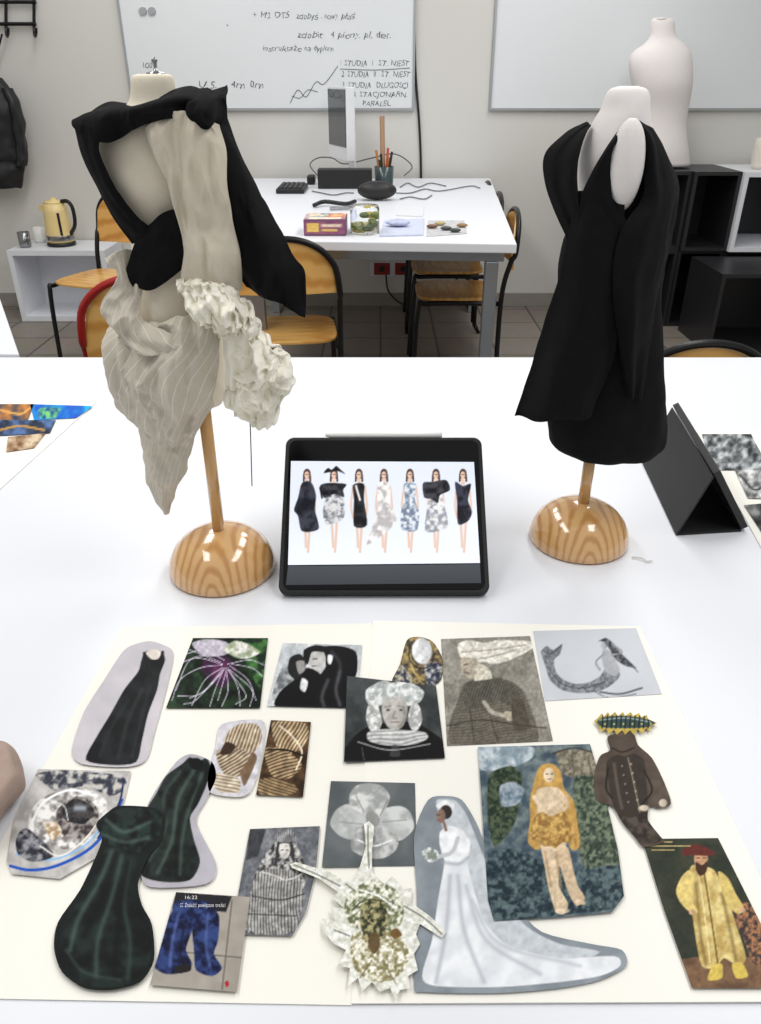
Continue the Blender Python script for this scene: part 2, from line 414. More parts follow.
# ---------- back table
hb=.815
pts=[T(517,244,hb),T(490,178,hb),T(254,178,hb),T(225,240,hb)]
YF=5.2
pts[1].y=min(pts[1].y,YF);pts[2].y=min(pts[2].y,YF)
e=thing('work_table','white laminate work table with grey metal legs','table',(0,4.2,0))
mk('table_top',prism(pts,hb-.035,hb),WHT,e,bev=.004)
ym_=(pts[0].y+pts[1].y)/2
mk('apron',prism([(p.x*.93,ym_+(p.y-ym_)*.95) for p in pts],hb-.075,hb-.0355),GREY,e)
for p in pts:
    x=p.x-(.08 if p.x>0 else -.1);y=ym_+(p.y-ym_)*.93
    mk('leg',box(x-.025,x+.025,y-.025,y+.025,0,hb-.0755),GREY,e,bev=.004)
# ---------- chairs
def chair(loc,rot,tubem,label,sc=1.,group='plywood school chairs',ht=.82,bb=.13,wf=1.,seat=True):
    e=thing('school_chair',label,'chair',loc,rot,group)
    w=.2*sc*wf;hs=.45*sc;ht=ht*sc
    sp=[];
    for i in range(28):
        t=2*math.pi*i/28;c,s=math.cos(t),math.sin(t)
        sp.append((math.copysign(abs(c)**.45,c)*w*.98,math.copysign(abs(s)**.45,s)*w*.98+.0))
    mk('seat',prism(sp,hs-.014,hs),WOODC,e,local=True,bev=.004)
    arch=[(-w,-w-.0,hs*.1),(-w,-w,hs),(-w*1.0,-w-.03,hs+.16*sc)]
    for i in range(9):
        t=math.pi-math.pi*i/8;arch.append((w*math.cos(t),-w-.05-.02*math.sin(t),hs+.2*sc+(ht-hs-.2*sc)*math.sin(t)**.8 if math.sin(t)>1e-6 else hs+.2*sc))
    arch+=[(w,-w-.03,hs+.16*sc),(w,-w,hs),(w,-w,hs*.1)]
    mk('back_frame',tube(arch,.012*sc,8,60),tubem,e,local=True,smooth=True)
    for sx in(-1,1):
        mk('leg',tube([(sx*w,-w,hs*.12),(sx*w*1.03,-w-.03,0.)],.0115*sc,8),tubem,e,local=True,smooth=True)
        mk('leg',tube([(sx*w*.97,-w,hs-.025),(sx*w*.97,w*.7,hs-.025),(sx*w*.97,w*.95,hs-.06),(sx*w*1.0,w*1.05,0)],.0115*sc,8,16),tubem,e,local=True,smooth=True)
    R=[];nx=20;vs=[];fs=[]
    for i in range(nx+1):
        x=-1+2*i/nx;t=math.acos(-x)
        top=hs+.2*sc+(ht-hs-.2*sc)*max(0,math.sin(t))**.8-.012
        bot=hs+bb*sc
        for z in(bot,(bot+top)/2,max(top,bot+.01)):
            for dy in(0,.012):vs.append((x*w*.97,-w-.045-.025*(1-x*x)+dy,z))
    for i in range(nx):
        a=i*6;b=a+6
        fs+=[(a,b,b+2,a+2),(a+2,b+2,b+4,a+4),(a+1,a+3,b+3,b+1),(a+3,a+5,b+5,b+3),(a+4,b+4,b+5,a+5),(a,a+1,b+1,b)]
    fs+=[(0,2,3,1),(2,4,5,3),(nx*6,nx*6+1,nx*6+3,nx*6+2),(nx*6+2,nx*6+3,nx*6+5,nx*6+4)]
    mk('backrest',(vs,fs),WOODC,e,local=True,smooth=False)
    mk('crossbar',tube([(-w,-w*.2,hs-.03),(w,-w*.2,hs-.03)],.009*sc,8),tubem,e,local=True)
    return e
p=T(298,322,.45);chair((p.x-.03,3.16,0),.12,BLKM,'plywood chair with black tubular frame beside the white table',ht=.85,bb=.2)
chair((-.76,2.6,0),.15,mat('red_painted_tube',(160,26,24),.35),'plywood chair with red tubular frame',bb=.06,ht=.84)
chair((-1.45,4.1,0),2.75,BLKM,'plywood chair with black tubular frame near the low shelf',ht=.85)
for y in(3.85,4.42,4.92):
    chair((.37,y,0),math.pi/2,BLKM,'plywood chair with black frame pushed under the white table')
chair((.84,2.16,0),0.0,BLKM,'plywood chair behind the front work table',sc=.925,ht=.83)
# ---------- low white cube shelf, kettle, cup
def cube_shelf(name,x0,x1,y0,y1,z0,z1,m,label,t=.02,backm=None,group=None):
    e=thing(name,label,'shelf',((x0+x1)/2,(y0+y1)/2,z0),group=group)
    mk('carcass',merge(box(x0,x0+t,y0,y1,z0,z1),box(x1-t,x1,y0,y1,z0,z1),box(x0+t,x1-t,y0,y1,z0,z0+t),box(x0+t,x1-t,y0,y1,z1-t,z1)),m,e)
    mk('back_panel',box(x0+t,x1-t,y1-.01,y1,z0+t,z1-t),backm or m,e)
    return e
a=V(6,250,4.9);b=V(104,250,4.9)
cube_shelf('cube_shelf',a.x,b.x,4.9,5.26,0,.435,WHT,'white open cube shelf with a kettle on top',.03)
kb=T(62,245,.436)
STEEL=mat('brushed_steel',(150,150,152),.2,.9);YEL=mat('pale_yellow_plastic',(240,214,150),.35)
e=thing('kettle','cream yellow electric kettle with black base','kettle',kb)
mk('base',lathe([(.085,0),(.088,.008),(.085,.02)],kb),BLK,e,smooth=True)
mk('body',lathe([(.078,.021),(.082,.04),(.08,.1),(.072,.2),(.064,.25)],kb),YEL,e,smooth=True)
mk('steel_band',lathe([(.0832,.035),(.0835,.04),(.083,.06),(.0825,.065)],kb),STEEL,e,smooth=True)
mk('lid',lathe([(.063,.25),(.055,.262),(.02,.268),(.012,.28),(.001,.282)],kb),YEL,e,smooth=True)
mk('water_window',tube([kb+Vector((.04,-.072,.07)),kb+Vector((.036,-.064,.2))],.008,6),BLK,e)
mk('handle',tube([kb+Vector(q) for q in [(.055,-.02,.262),(.1,-.03,.262),(.122,-.03,.22),(.118,-.03,.13),(.078,-.02,.07)]],.012,8,20),BLK,e,smooth=True)
mk('spout',prism([kb+Vector((-.055,-.02,0)),kb+Vector((-.1,0,0)),kb+Vector((-.055,.02,0))],kb.z+.205,kb.z+.24),YEL,e)
for px,py,m,n in((26,247,STEEL,'stainless steel mug on the white shelf'),(41,242,mat('white_ceramic',(244,244,240),.3),'small white mug on the white shelf')):
    q=T(px,py,.436);e=thing('mug',n,'mug',q)
    mk('body',lathe([(.03,0),(.036,.01),(.037,.09),(.033,.09),(.032,.012),(.001,.01)],q,20),m,e,smooth=True)
    mk('handle',tube([q+Vector(k) for k in[(.03,-.02,.075),(.045,-.035,.06),(.044,-.035,.03),(.03,-.02,.02)]],.005,6,10),m,e,smooth=True)
# other white table at the edge
pts=[T(19,354,.75),T(-3,290,.75),T(-110,290,.75),T(-180,354,.75)]
e=thing('side_table','white laminate table standing behind the front table','table',(pts[0].x-.4,2.3,0))
mk('table_top',prism(pts,.72,.75),WHT,e,bev=.003)
for p in pts:
    x=p.x+(-.08 if p.x>-1.4 else .1);y=2.3+(p.y-2.3)*.85
    mk('leg',box(x-.02,x+.02,y-.02,y+.02,0,.72),GREY,e)
# ---------- black/white cube shelves at right
BLKL=mat('black_laminate',(34,34,37),.4)
g='stacked cube shelves'
xa=V(640,250,4.75).x;xb=V(681,250,4.75).x;xc=V(727,250,4.75).x;xd=V(800,250,4.75).x
cube_shelf('cube_shelf',xa-.25,xb-.004,4.78,5.2,0,.46,BLKL,'black open cube shelf on the floor',group=g)
cube_shelf('cube_shelf',xb,xc-.002,4.78,5.2,0,.46,BLKL,'black open cube shelf on the floor',group=g)
cube_shelf('cube_shelf',xa-.25,xb-.004,4.78,5.2,.461,.895,BLKL,'black cube shelf carrying the white dress form',group=g)
cube_shelf('cube_shelf',xb,xc-.004,4.75,5.2,.461,.895,BLKL,'black open cube shelf stacked on another',group=g)
cube_shelf('cube_shelf',xc+.002,xd,4.78,5.2,0,.46,BLKL,'black open cube shelf beneath the white cube',group=g)
cube_shelf('cube_shelf',xc,xd,4.72,5.2,.461,.895,WHT,'white open cube shelf with dark interior',.025,BLKL,group=g)
x1=V(702,345,4.3).x
cube_shelf('cube_shelf',x1,x1+.62,4.22,4.7,0,.44,BLKL,'black open cube shelf standing in front of the others',group=g)
q=T(757,168,.896);q.y=4.9
e=thing('ceramic_bowl','cream round bowl on the white shelf','bowl',q)
mk('body',lathe([(.05,0),(.06,.02),(.07,.08),(.065,.13),(.06,.16),(.02,.17)],q),mat('cream_ceramic',(228,220,208),.4),e,smooth=True)
e=thing('dress_form','white full-size torso dress form on a black shelf','mannequin',(V(660,160,5.).x,5.,.901))
vf,_=loft([(18,656,669,.03),(21,651,674,.045),(36,650,676,.055),(44,644,684,.07),(52,633,690,.09),(64,629,692,.11),(84,632,692,.12),(108,637,688,.1),(126,636,686,.1),(150,630,688,.12),(165,628,690,.12)],5.,nv=50)
mk('torso',vf,MANW,e,smooth=True)
c=V(661,19,5.);mk('neck_cap',lathe([(.045,-.005),(.045,.004),(.01,.006),(.002,.007)],c,24),MANW,e,smooth=True)
# ---------- monitor & desk objects
A=V(328,100,5.12);B=V(346,100,4.8);A.z=B.z=0;d=(B-A).normalized();nrm=Vector((-d.y,d.x,0))
if nrm.x<0:nrm=-nrm
e=thing('monitor','thin all-in-one computer monitor turned sideways','monitor',(A.x,A.y,hb))
def slab(a,b,n,t,z0,z1):
    return extr([a+Vector((0,0,z0)),b+Vector((0,0,z0)),b+Vector((0,0,z1)),a+Vector((0,0,z1))],n*t)
SILV=mat('silver_plastic',(232,233,235),.35)
zt_=V(346,87,4.78).z;zb_=V(346,162,4.78).z
zl_=V(346,148,4.78).z
mk('housing',slab(A,B,nrm,.05,zb_,zt_),SILV,e,bev=.004)
mk('screen',slab(A+d*.01-nrm*.004,B-d*.01-nrm*.004,nrm,.0035,zl_,zt_-.012),mat('dark_screen',(62,68,72),.1),e)
mk('back_bulge',slab(A+d*.08+nrm*.051,B-d*.08+nrm*.051,nrm,.03,zb_+.06,zt_-.1),SILV,e,bev=.01)
M_=(A+B)/2
mk('stand',merge(slab(M_-d*.05+nrm*.082,M_+d*.05+nrm*.082,nrm,.012,hb+.012,zb_+.15),prism([M_-d*.06+nrm*.0,M_+d*.06+nrm*.0,M_+d*.06+nrm*.13,M_-d*.06+nrm*.13],hb+.001,hb+.012)),SILV,e,bev=.002)
def bx(name,label,cat,x0,x1,ynear,dep,h,m,rot=0,z=hb,bev=.004):
    a=T(x0,ynear,z);b=T(x1,ynear,z)
    return mk(name,box(a.x,b.x,a.y,a.y+dep,z+.001,z+.001+h),m,label=label,cat=cat,bev=bev)
bx('docking_box','flat black device beside the monitor','device',318,372,189,.1,.1,BLK)
a=T(276,194,hb);b=T(304,194,hb)
e=thing('keyboard','black computer keyboard on the white table','keyboard',((a.x+b.x)/2,a.y+.1,hb))
mk('body',box(a.x,b.x,a.y,a.y+.28,hb+.001,hb+.025),BLK,e,bev=.004)
ks=[]
for i in range(5):
    for j in range(9):
        x=a.x+.01+i*(b.x-a.x-.02)/5;y=a.y+.012+j*.029;ks.append(box(x,x+(b.x-a.x)/5-.01,y,y+.023,hb+.0252,hb+.032))
mk('keys',merge(*ks),mat('key_plastic',(48,48,52),.5),e)
bx('black_case','small black case lying beside the keyboard','case',307,315,185,.08,.05,BLK,bev=.01)
q=T(384,186,hb)
e=thing('pen_cup','dark mesh pen cup full of pens and rulers','pen holder',q)
mk('cup',lathe([(.05,0),(.052,.01),(.056,.105),(.052,.105),(.048,.012),(.001,.01)],q,20),mat('smoky_glass',(60,74,76),.2),e,smooth=True)
for i,(dx,hh,c) in enumerate([(-.03,.19,(190,120,60)),(-.012,.17,(30,60,40)),(-.008,.36,(176,140,110)),(.015,.2,(200,80,50)),(.03,.18,(40,40,44)),(.02,.15,(220,170,60)),(-.02,.14,(60,60,66))]):
    mk('pen',tube([q+Vector((dx*.6,.01*(i%3-1),.012)),q+Vector((dx*1.5,.015*(i%3-1),hh))],.007 if i!=2 else .014,6),mat('pen%d'%i,c,.5),e)
q=T(377,201,hb)
mk('pencil_case',merge(ellips((q.x,q.y+.03,hb+.047),.1,.055,.045)),mat('black_leather',(30,27,27),.5,bump=.6,bscale=60),label='soft black pencil case on the table',cat='pencil case',smooth=True)
e=thing('stapler','black handheld tool lying on the table','tool',T(333,209,hb))
mk('body',tube([T(314,208,hb)+Vector((0,0,.012)),T(325,206,hb)+Vector((0,0,.02)),T(345,207,hb)+Vector((0,0,.014)),T(355,204,hb)+Vector((0,0,.012))],.01,8,12),BLK,e,smooth=True)
mk('jaw',tube([T(330,211,hb)+Vector((0,0,.01)),T(352,210,hb)+Vector((0,0,.01))],.007,8),STEEL,e)
q=T(365,233,hb)
e=thing('glass_jar','clear glass jar filled with green and yellow bits','jar',q)
for _ in range(22):
    mk('pebble',ellips((q.x+random.uniform(-.035,.035),q.y+random.uniform(-.03,.03),hb+random.uniform(.015,.075)),.016,.014,.011,8,6),mat('bits%d'%(_%4),[(150,166,90),(224,216,170),(110,126,80),(232,208,110)][_%4],.5),e,smooth=True)
gm=mat('clear_glass',(250,252,251),.03,trans=1.)
mk('glass',lathe([(.056,.001),(.058,.004),(.058,.095),(.052,.105)],q,24),gm,e,smooth=True)
a=T(304,236,hb);b=T(346,236,hb)
e=thing('puzzle_box','purple and yellow cardboard box with picture lid','box',((a.x+b.x)/2,a.y+.08,hb))
mk('box_body',box(a.x,b.x,a.y,a.y+.17,hb+.001,hb+.06),mat('purple_card',(120,80,110),.5),e,bev=.002)
zt=hb+.0615
def fl(x,y,a=a,b=b):return Vector((a.x+.003+(x/100.)*(b.x-a.x-.006),a.y+.167-(y/100.)*.164,zt))
pic('lid_print','illustrated lid',"0,0 100,0 100,100 0,100",[('b',(224,206,180),(170,120,150),30),('t',(110,140,160),(240,220,190),"10,10 60,5 55,60 8,60",14),('t',(190,90,90),(240,200,140),"55,20 95,10 95,80 60,85",12),('p',(245,235,210),"10,70 90,70 90,92 10,92",0)],fn=fl,step=4,parent=e)
ff=lambda x,y,a=a,b=b:Vector((a.x+(x/100.)*(b.x-a.x),a.y-.001,hb+.058-(y/100.)*.054))
pic('side_print','yellow printed side',"2,5 98,5 98,95 2,95",[('b',(130,84,120),(160,100,120),20),('p',(236,200,110),"8,20 35,20 35,80 8,80",0),('p',(236,214,190),"42,25 90,25 90,45 42,45",0),('p',(225,190,110),"42,58 80,58 80,75 42,75",0)],fn=ff,step=4,parent=e)
def paper(name,label,pts,h,m,th=.001,cat='paper'):
    q=[T(x,y,h) for x,y in pts];return mk(name,prism(q,h+.0006,h+.0006+th),m,label=label,cat=cat)
PAP=mat('cool_paper',(206,212,232),.5,var=.15,scale=30);CARD=mat('warm_paper',(247,244,234),.75,var=.01,spec=.2)
paper('paper_sheet','crumpled bluish plastic sleeve on table',[(380,237),(384,222),(424,220),(423,236)],hb,PAP,.006)
paper('paper_sheet','grey printed paper on table',[(426,237),(428,221),(464,221),(467,234)],hb,mat('grey_print',(196,196,198),.6,var=.4,scale=40),.002)
paper('paper_sheet','small white note paper on the table',[(396,216),(399,206),(424,207),(423,217)],hb,mat('note_paper',(225,226,230),.7),.003)
for i,(x,y,c) in enumerate([(432,229,(120,80,60)),(446,231,(70,70,74)),(440,226,(190,170,120)),(455,233,(60,70,60)),(462,228,(150,120,80))]):
    q=T(x,y,hb);mk('sewing_notion',ellips((q.x,q.y,hb+.011),.024,.014,.008,10,6),mat('notion%d'%i,c,.5),label='small loose sewing notion on paper',cat='notion',smooth=True)
q=T(398,228,hb)
vs,fs=ellips((q.x,q.y,hb+.022),.05,.035,.014,18,10)
vs=[Vector((v.x+noise.noise(v*40)*.015,v.y,max(v.z,hb+.0075))) for v in vs]
mk('fabric_scrap',(vs,fs),mat('blue_scrap',(190,196,220),.6,var=.3,scale=50),label='small crumpled bluish scrap on the table',cat='scrap')
cb=mat('grey_cable',(96,100,106),.5)
def tz(x,y,dz=.005,h=hb):p=T(x,y,h);p.z+=dz;return p
for l in([(312,192),(322,194),(334,196),(345,194),(354,194)],[(400,188),(408,184),(418,188),(430,184),(446,187)],[(396,194),(410,194),(425,190),(440,192),(470,187),(480,189)],[(400,200),(410,198),(424,200),(432,196)]):
    P_=[tz(*q) for q in l]
    for q in P_:q.y=min(q.y,5.15)
    mk('cable',tube(P_,.003,6,30),cb,label='loose computer cable on the table',cat='cable',group='loose cables')
mk('cable',tube([V(318,176,5.1),V(310,165,5.15),V(318,158,5.18),V(332,158,5.2),V(345,164,5.2),V(372,158,5.2),V(395,154,5.2),V(412,166,5.2),V(404,176,5.17)],.004,6,40),cb,label='grey cable looping up along the wall',cat='cable',group='loose cables')
# ---------- front table
e=thing('work_table','large white laminate work table holding the mannequins','table',(0,1.,0))
mk('table_top',box(-1.45,1.45,.12,1.85,.715,TZ),WHT,e,bev=.003)
for x in(-1.35,1.35):
    for y in(.25,1.72):mk('leg',box(x-.025,x+.025,y-.025,y+.025,0,.715),GREY,e)
paper('paper_sheet','large cream paper sheet holding a collage',[(122,628),(374,624),(352,1006),(-86,998)],TZ,CARD,.0006)
q=[T(x,y,TZ+.0015) for x,y in[(373,621),(640,627),(820,1002),(351,1004)]]
mk('paper_sheet',prism(q,TZ+.0013,TZ+.0025),mat('warm_paper_top',(249,246,237),.75,var=.01,spec=.2),label='large cream paper sheet overlapping its neighbour',cat='paper')
paper('paper_sheet','cream paper sheet with colourful magazine cuttings',[(-60,400),(97,402),(0,490),(-60,540)],TZ,CARD)
paper('paper_sheet','white paper sheet with black and white prints',[(697,432),(800,431),(860,640),(763,552)],TZ,CARD)
pic('magazine_cutting','blue painted magazine cutting',"30,404 93,406 76,418 34,420",[('b',(20,90,200),(30,180,230),8),('t',(10,60,150),(120,210,120),"40,408 60,408 55,418 40,418",4)],2,step=1.5)
pic('magazine_cutting','orange and dark magazine cutting',"-8,404 34,404 28,420 -8,424",[('b',(40,60,90),(210,130,60),8),('l',(230,170,90),2,"0,410 20,414 30,408")],2,step=1.5)
pic('magazine_cutting','dark blue magazine cutting',"-8,420 56,420 50,433 -8,436",[('b',(30,40,60),(90,120,170),6),('l',(200,150,70),2,"0,430 20,426 44,430")],3,step=1.5)
pic('magazine_cutting','brown and cream magazine cutting',"8,437 46,433 34,448 6,452",[('b',(120,80,50),(220,200,170),5)],2,step=1.5)
pic('magazine_cutting','grey printed cutting of foliage',"702,434 751,434 770,470 712,470",[('b',(40,44,46),(200,204,205),5)],2,step=1.5)
pic('magazine_cutting','pale grey cutting of a drawing',"735,470 790,470 800,500 748,498",[('b',(90,90,92),(230,230,228),5),('l',(30,30,30),2,"740,475 755,490 770,480")],3,step=1.5)
pic('magazine_cutting','black and white print cutting',"744,505 800,500 830,560 770,545",[('b',(20,20,20),(150,150,150),9)],2,step=1.5)
q=T(643,561);mk('thread_scrap',tube([q+Vector(k) for k in[(-.014,.008,.002),(0,.002,.003),(.004,-.004,.002),(.012,-.003,.003)]],.0012,6,12),mat('white_thread',(225,222,215),.8),label='tiny scrap of white thread on table',cat='thread')
vs,fs=ellips(T(-7,812)+Vector((-.012,0,.028)),.042,.055,.027,60,36)
vs=[v+noise.noise_vector(v*30)*.006+Vector((0,0,.004*ridge(v,3))) for v in vs]
vs=[Vector((v.x,v.y,max(v.z,TZ+.0022))) for v in vs]
mk('fabric_bundle',(vs,fs),mat('beige_fabric',(172,150,138),.9,bump=.4,bscale=500),label='bunched beige fabric lying on the table',cat='fabric',smooth=True)
# ---------- tablet
bl=T(278,602);br_=T(489,597);ym=(bl.y+br_.y)/2
bl=Vector((bl.x,ym,TZ+.009));br_=Vector((br_.x,ym,TZ+.009))
tm=V(380,437,ym+.18);up=Vector((0,tm.y-ym,tm.z-bl.z));Lh=up.length;up.normalize();N=Vector((1,0,0)).cross(up).normalized()
wd=br_.x-bl.x
e=thing('tablet','tablet in black folio case showing fashion figures','tablet',((bl.x+br_.x)/2,ym+.09,TZ))
def rr(w,h,r,n=6):
    o=[]
    for cx,cy,a0 in((w-r,r,-90),(w-r,h-r,0),(r,h-r,90),(r,r,180)):
        for i in range(n+1):
            a=math.radians(a0+90*i/n);o.append((cx+r*math.cos(a),cy+r*math.sin(a)))
    return o
def tp(u,v,n=0):return bl+Vector((u,0,0))+up*v+N*n
RUB=mat('black_rubber',(20,20,22),.6)
mk('case_shell',extr([tp(u,v,-.012) for u,v in rr(wd,Lh,.012)],N*.012),RUB,e,bev=.002)
mk('front_glass',extr([tp(u+.006,v+.006,.0002) for u,v in rr(wd-.012,Lh-.012,.01)],N*.0012),mat('black_glass',(12,12,14),.12,spec=.3),e)
mk('folio_stand',extr([tp(.03,Lh*.62,-.015),tp(wd-.03,Lh*.62,-.015),Vector((br_.x-.03,ym+.22,TZ+.004)),Vector((bl.x+.03,ym+.22,TZ+.004))],(0,.0,.003)),RUB,e)
mk('folio_base',extr([(bl.x+.005,ym+.012,TZ+.0005),(br_.x-.005,ym+.012,TZ+.0005),(br_.x-.005,ym+.225,TZ+.0005),(bl.x+.005,ym+.225,TZ+.0005)],(0,0,.003)),RUB,e)
P0=tp(0,0,.0016)
fs_=lambda x,y:onplane(x,y,P0,N)
L=[('g',(212,217,228),(222,227,236),461,564)]
sk=(214,184,166)
def fig(x,kind):
    o=[('e',(60,40,32),x,474,3.6,5.2),('l',(60,40,32),1.8,[(x-3,475),(x-3.3,481)]),('l',(60,40,32),1.8,[(x+3,475),(x+3.3,481)]),('e',(212,180,160),x,475,2.5,3.7),('p',sk,[(x-1.5,478),(x+1.5,478),(x+2,485),(x-2,485)],0),('l',sk,2.4,[(x-2.5,520),(x-1.5,534),(x-1,547)]),('l',sk,2.4,[(x+3,520),(x+2,536),(x+1,552)]),('l',sk,2.,[(x-6,486),(x-8,505),(x-6,518)]),('l',sk,2.,[(x+6,486),(x+8,505),(x+7,516)]),('l',(70,50,44),.7,[(x-1.4,474.5),(x-.6,474.5)]),('l',(70,50,44),.7,[(x+.6,474.5),(x+1.4,474.5)])]
    k=(26,26,30)
    if kind==0:o+=[('t',(24,26,34),(58,60,72),[(x-5,483),(x+4,482),(x+9,495),(x+8,510),(x+12,528),(x+2,532),(x-6,530),(x-9,516),(x-13,510),(x-9,498)],6)]
    if kind==1:o+=[('t',(206,206,208),(110,112,120),[(x-7,495),(x+7,495),(x+11,508),(x+8,520),(x-8,524),(x-11,510)],3),('t',k,(60,60,66),[(x-14,486),(x-6,483),(x+12,484),(x+9,490),(x+10,497),(x,494),(x-10,498)],5),('p',k,[(x-10,473),(x-6,468),(x-2,470),(x+2,466),(x+6,469),(x+11,474),(x+3,471)]),('l',k,1.6,[(x-14,488),(x-12,498)])]
    if kind==2:o+=[('t',k,(50,50,54),[(x-6,485),(x+5,484),(x+5,500),(x+8,525),(x-5,526),(x-5,500)],6),('l',(220,210,205),2,[(x-3,486),(x+1,500)])]
    if kind==3:o+=[('t',(240,238,236),(176,172,172),[(x-6,484),(x+6,484),(x+6,505),(x+13,520),(x+2,532),(x-17,545),(x-12,528),(x-7,510)],5)]
    if kind==4:o+=[('t',(214,220,228),(110,122,140),[(x-6,484),(x+6,484),(x+5,500),(x+9,512),(x+7,530),(x-8,530),(x-9,512),(x-5,500)],3)]
    if kind==5:o+=[('t',(225,225,225),(140,142,150),[(x-6,497),(x+6,497),(x+12,525),(x+3,531),(x-11,530)],4),('t',k,(64,64,70),[(x-13,483),(x-4,482),(x+10,480),(x+14,490),(x+4,495),(x+2,503),(x-5,499),(x-12,497)],5)]
    if kind==6:o+=[('t',k,(54,56,72),[(x-8,482),(x,486),(x+8,484),(x+5,500),(x+9,512),(x+5,521),(x-5,524),(x-6,500)],5)]
    return o
for i,x in enumerate([307,334,359,384,410,436,463]):L+=fig(x,i)
pic('display','lit display with seven fashion figures',"291,461 474,462 480,563 288,565",L,fn=fs_,m=SCREEN,parent=e,step=.8)
pic('display_letterbox','dim grey letterbox band',"288,566 480,564 481,583 286,585",[('g',(90,94,100),(76,80,86),566,585)],fn=fs_,m=PRINT,parent=e,step=5)
a=tp(wd*.2,Lh+.0055,-.005);b=tp(wd*.8,Lh+.0055,-.005)
mk('stylus',tube([a,a+Vector((.01,0,0)),b-Vector((.002,0,0)),b],[.002,.0046,.0046,.003],10),mat('white_plastic',(252,252,248),.3),label='white stylus lying on top of the tablet',cat='stylus',smooth=True)
b1=T(676,536);b2=T(741,532);b3=T(641,461)
dirv=(b3-b1);n1=V(713,476,(b1.y+b2.y)/2+.01);f1=V(672,407,b3.y+.01)
b4=b2+dirv
up0=Vector((0,0,.002))
e=thing('tablet','second tablet propped in black folding folio case','tablet',(b1+b3)/2)
mk('folio_base',extr([b1+up0*.5,b2+up0*.5,b4+up0*.5,b3+up0*.5],(0,0,.003)),RUB,e)
mk('folio_flap',extr([b1+up0*2,n1,f1,b3+up0*2],(.002,0,-.002)),mat('black_leatherette',(26,26,29),.55,bump=.4,bscale=300),e)
mk('tablet_body',extr([b2+up0*2,n1+Vector((0,0,.004)),f1+Vector((0,0,.004)),b4+up0*2],(.009,0,.005)),BLK,e,bev=.001)
# ---------- mannequin stands
def stand(e,c,topz,r=.074):
    prof=[(r*.97,0.001),(r,.004),(r*.99,.012),(r*.95,.023),(r*.86,.036),(r*.7,.048),(r*.5,.057),(r*.3,.062),(.012,.064)]
    mk('stand_base',lathe(prof,c,48),STAND,e,smooth=True)
    mk('pole',rings([[Vector((c.x+.0082*math.cos(q),c.y+.0082*math.sin(q),z)) for q in[k*math.pi/8 for k in range(16)]] for z in(c.z+.062,topz)]),POLE,e,smooth=True)
cl=T(224,568);cl.x-=.001
Y1=cl.y
mL=thing('mannequin','half-scale canvas mannequin with linen and black drapery on wooden stand','mannequin',cl)
stand(mL,cl,V(205,395,Y1).z)
vf,_=loft([(74,138,168,.015),(78,132,173,.022),(100,130,178,.026),(112,118,190,.035),(125,102,208,.045),(150,95,218,.052),(180,99,218,.055),(210,116,210,.045),(240,132,206,.04),(270,132,214,.048),(310,130,222,.058),(350,132,224,.05),(390,150,226,.04),(403,170,222,.025)],Y1,nv=70)
mk('torso',vf,MANQ,mL,smooth=True)
c=V(156,74,Y1);mk('neck_knob',lathe([(.01,-.003),(.01,.001),(.002,.003),(.0014,.009),(.0034,.012),(.001,.015)],c,16),STEEL,mL,smooth=True)
def dr(name,rows,m,par,Y0,label=None,sol=.0012,**k):
    vf,uv=sheet(rows,Y0,**k);return mk(name,vf,m,par,smooth=True,label=label,sol=sol,uv=uv)
BK='black wool drape'
dr('collar',[[(84,116,0),(98,105,.01),(112,98,0),(135,101,0),(165,96,0),(188,88,0),(205,92,0),(222,86,0)],[(74,120,-.03),(98,113,-.05),(116,107,-.055),(137,108,-.06),(165,102,-.06),(188,97,-.06),(204,99,-.05),(224,96,-.02)],[(72,128,-.045),(94,126,-.062),(116,121,-.066),(138,118,-.07),(164,112,-.07),(186,108,-.06),(204,110,-.06),(226,108,-.025)],[(78,136,-.05),(92,140,-.06),(110,143,-.06),(136,131,-.066),(162,121,-.07),(184,119,-.065),(204,122,-.06),(228,123,-.03)]],BLACKCL,mL,Y1,'black wool collar band',fold=.001,k=3,nz=.005,cr=.006,nu=90,nv=40)
dr('collar_knot',[[(194,94,-.02),(206,90,-.03),(214,92,-.03),(223,84,-.01)],[(188,100,-.06),(206,97,-.07),(216,98,-.05),(226,94,-.03)],[(184,112,-.07),(206,112,-.085),(216,110,-.06),(227,106,-.04)],[(192,122,-.07),(206,130,-.075),(214,124,-.06),(223,127,-.04)]],BLACKCL,mL,Y1,'black twisted collar knot',cr=.008,nz=.006)
dr('strap',[[(74,122,-.03),(88,126,-.06),(102,134,-.06)],[(80,152,-.04),(90,154,-.058),(99,154,-.065)],[(92,182,-.045),(103,184,-.062),(113,184,-.065)],[(110,212,-.045),(122,214,-.06),(133,212,-.06)],[(132,244,-.045),(146,240,-.06),(160,236,-.055)]],BLACKCL,mL,Y1,BK,fold=.001,k=2,cr=.003)
dr('waist_drape',[[(139,232,-.055),(129,260,-.06),(119,286,-.055)],[(152,224,-.058),(144,256,-.066),(136,288,-.06)],[(164,214,-.06),(158,250,-.068),(154,289,-.065)],[(186,206,-.06),(186,240,-.066),(186,266,-.064)],[(212,190,-.055),(212,220,-.06),(212,246,-.055)]],BLACKCL,mL,Y1,BK,fold=.001,k=2,nz=.002,cr=.003)
dr('shoulder_drape',[[(200,116,-.05),(215,113,-.045),(228,120,-.02)],[(208,150,-.055),(232,150,-.05),(248,168,-.01)],[(218,195,-.055),(246,205,-.055),(268,213,-.02)],[(228,235,-.05),(258,250,-.06),(290,254,-.03)],[(234,264,-.045),(266,287,-.06),(304,278,-.035)],[(244,288,-.04),(274,304,-.05),(303,319,-.04)]],BLACKCL,mL,Y1,BK,fold=.003,k=2,nz=.005,cr=.007)
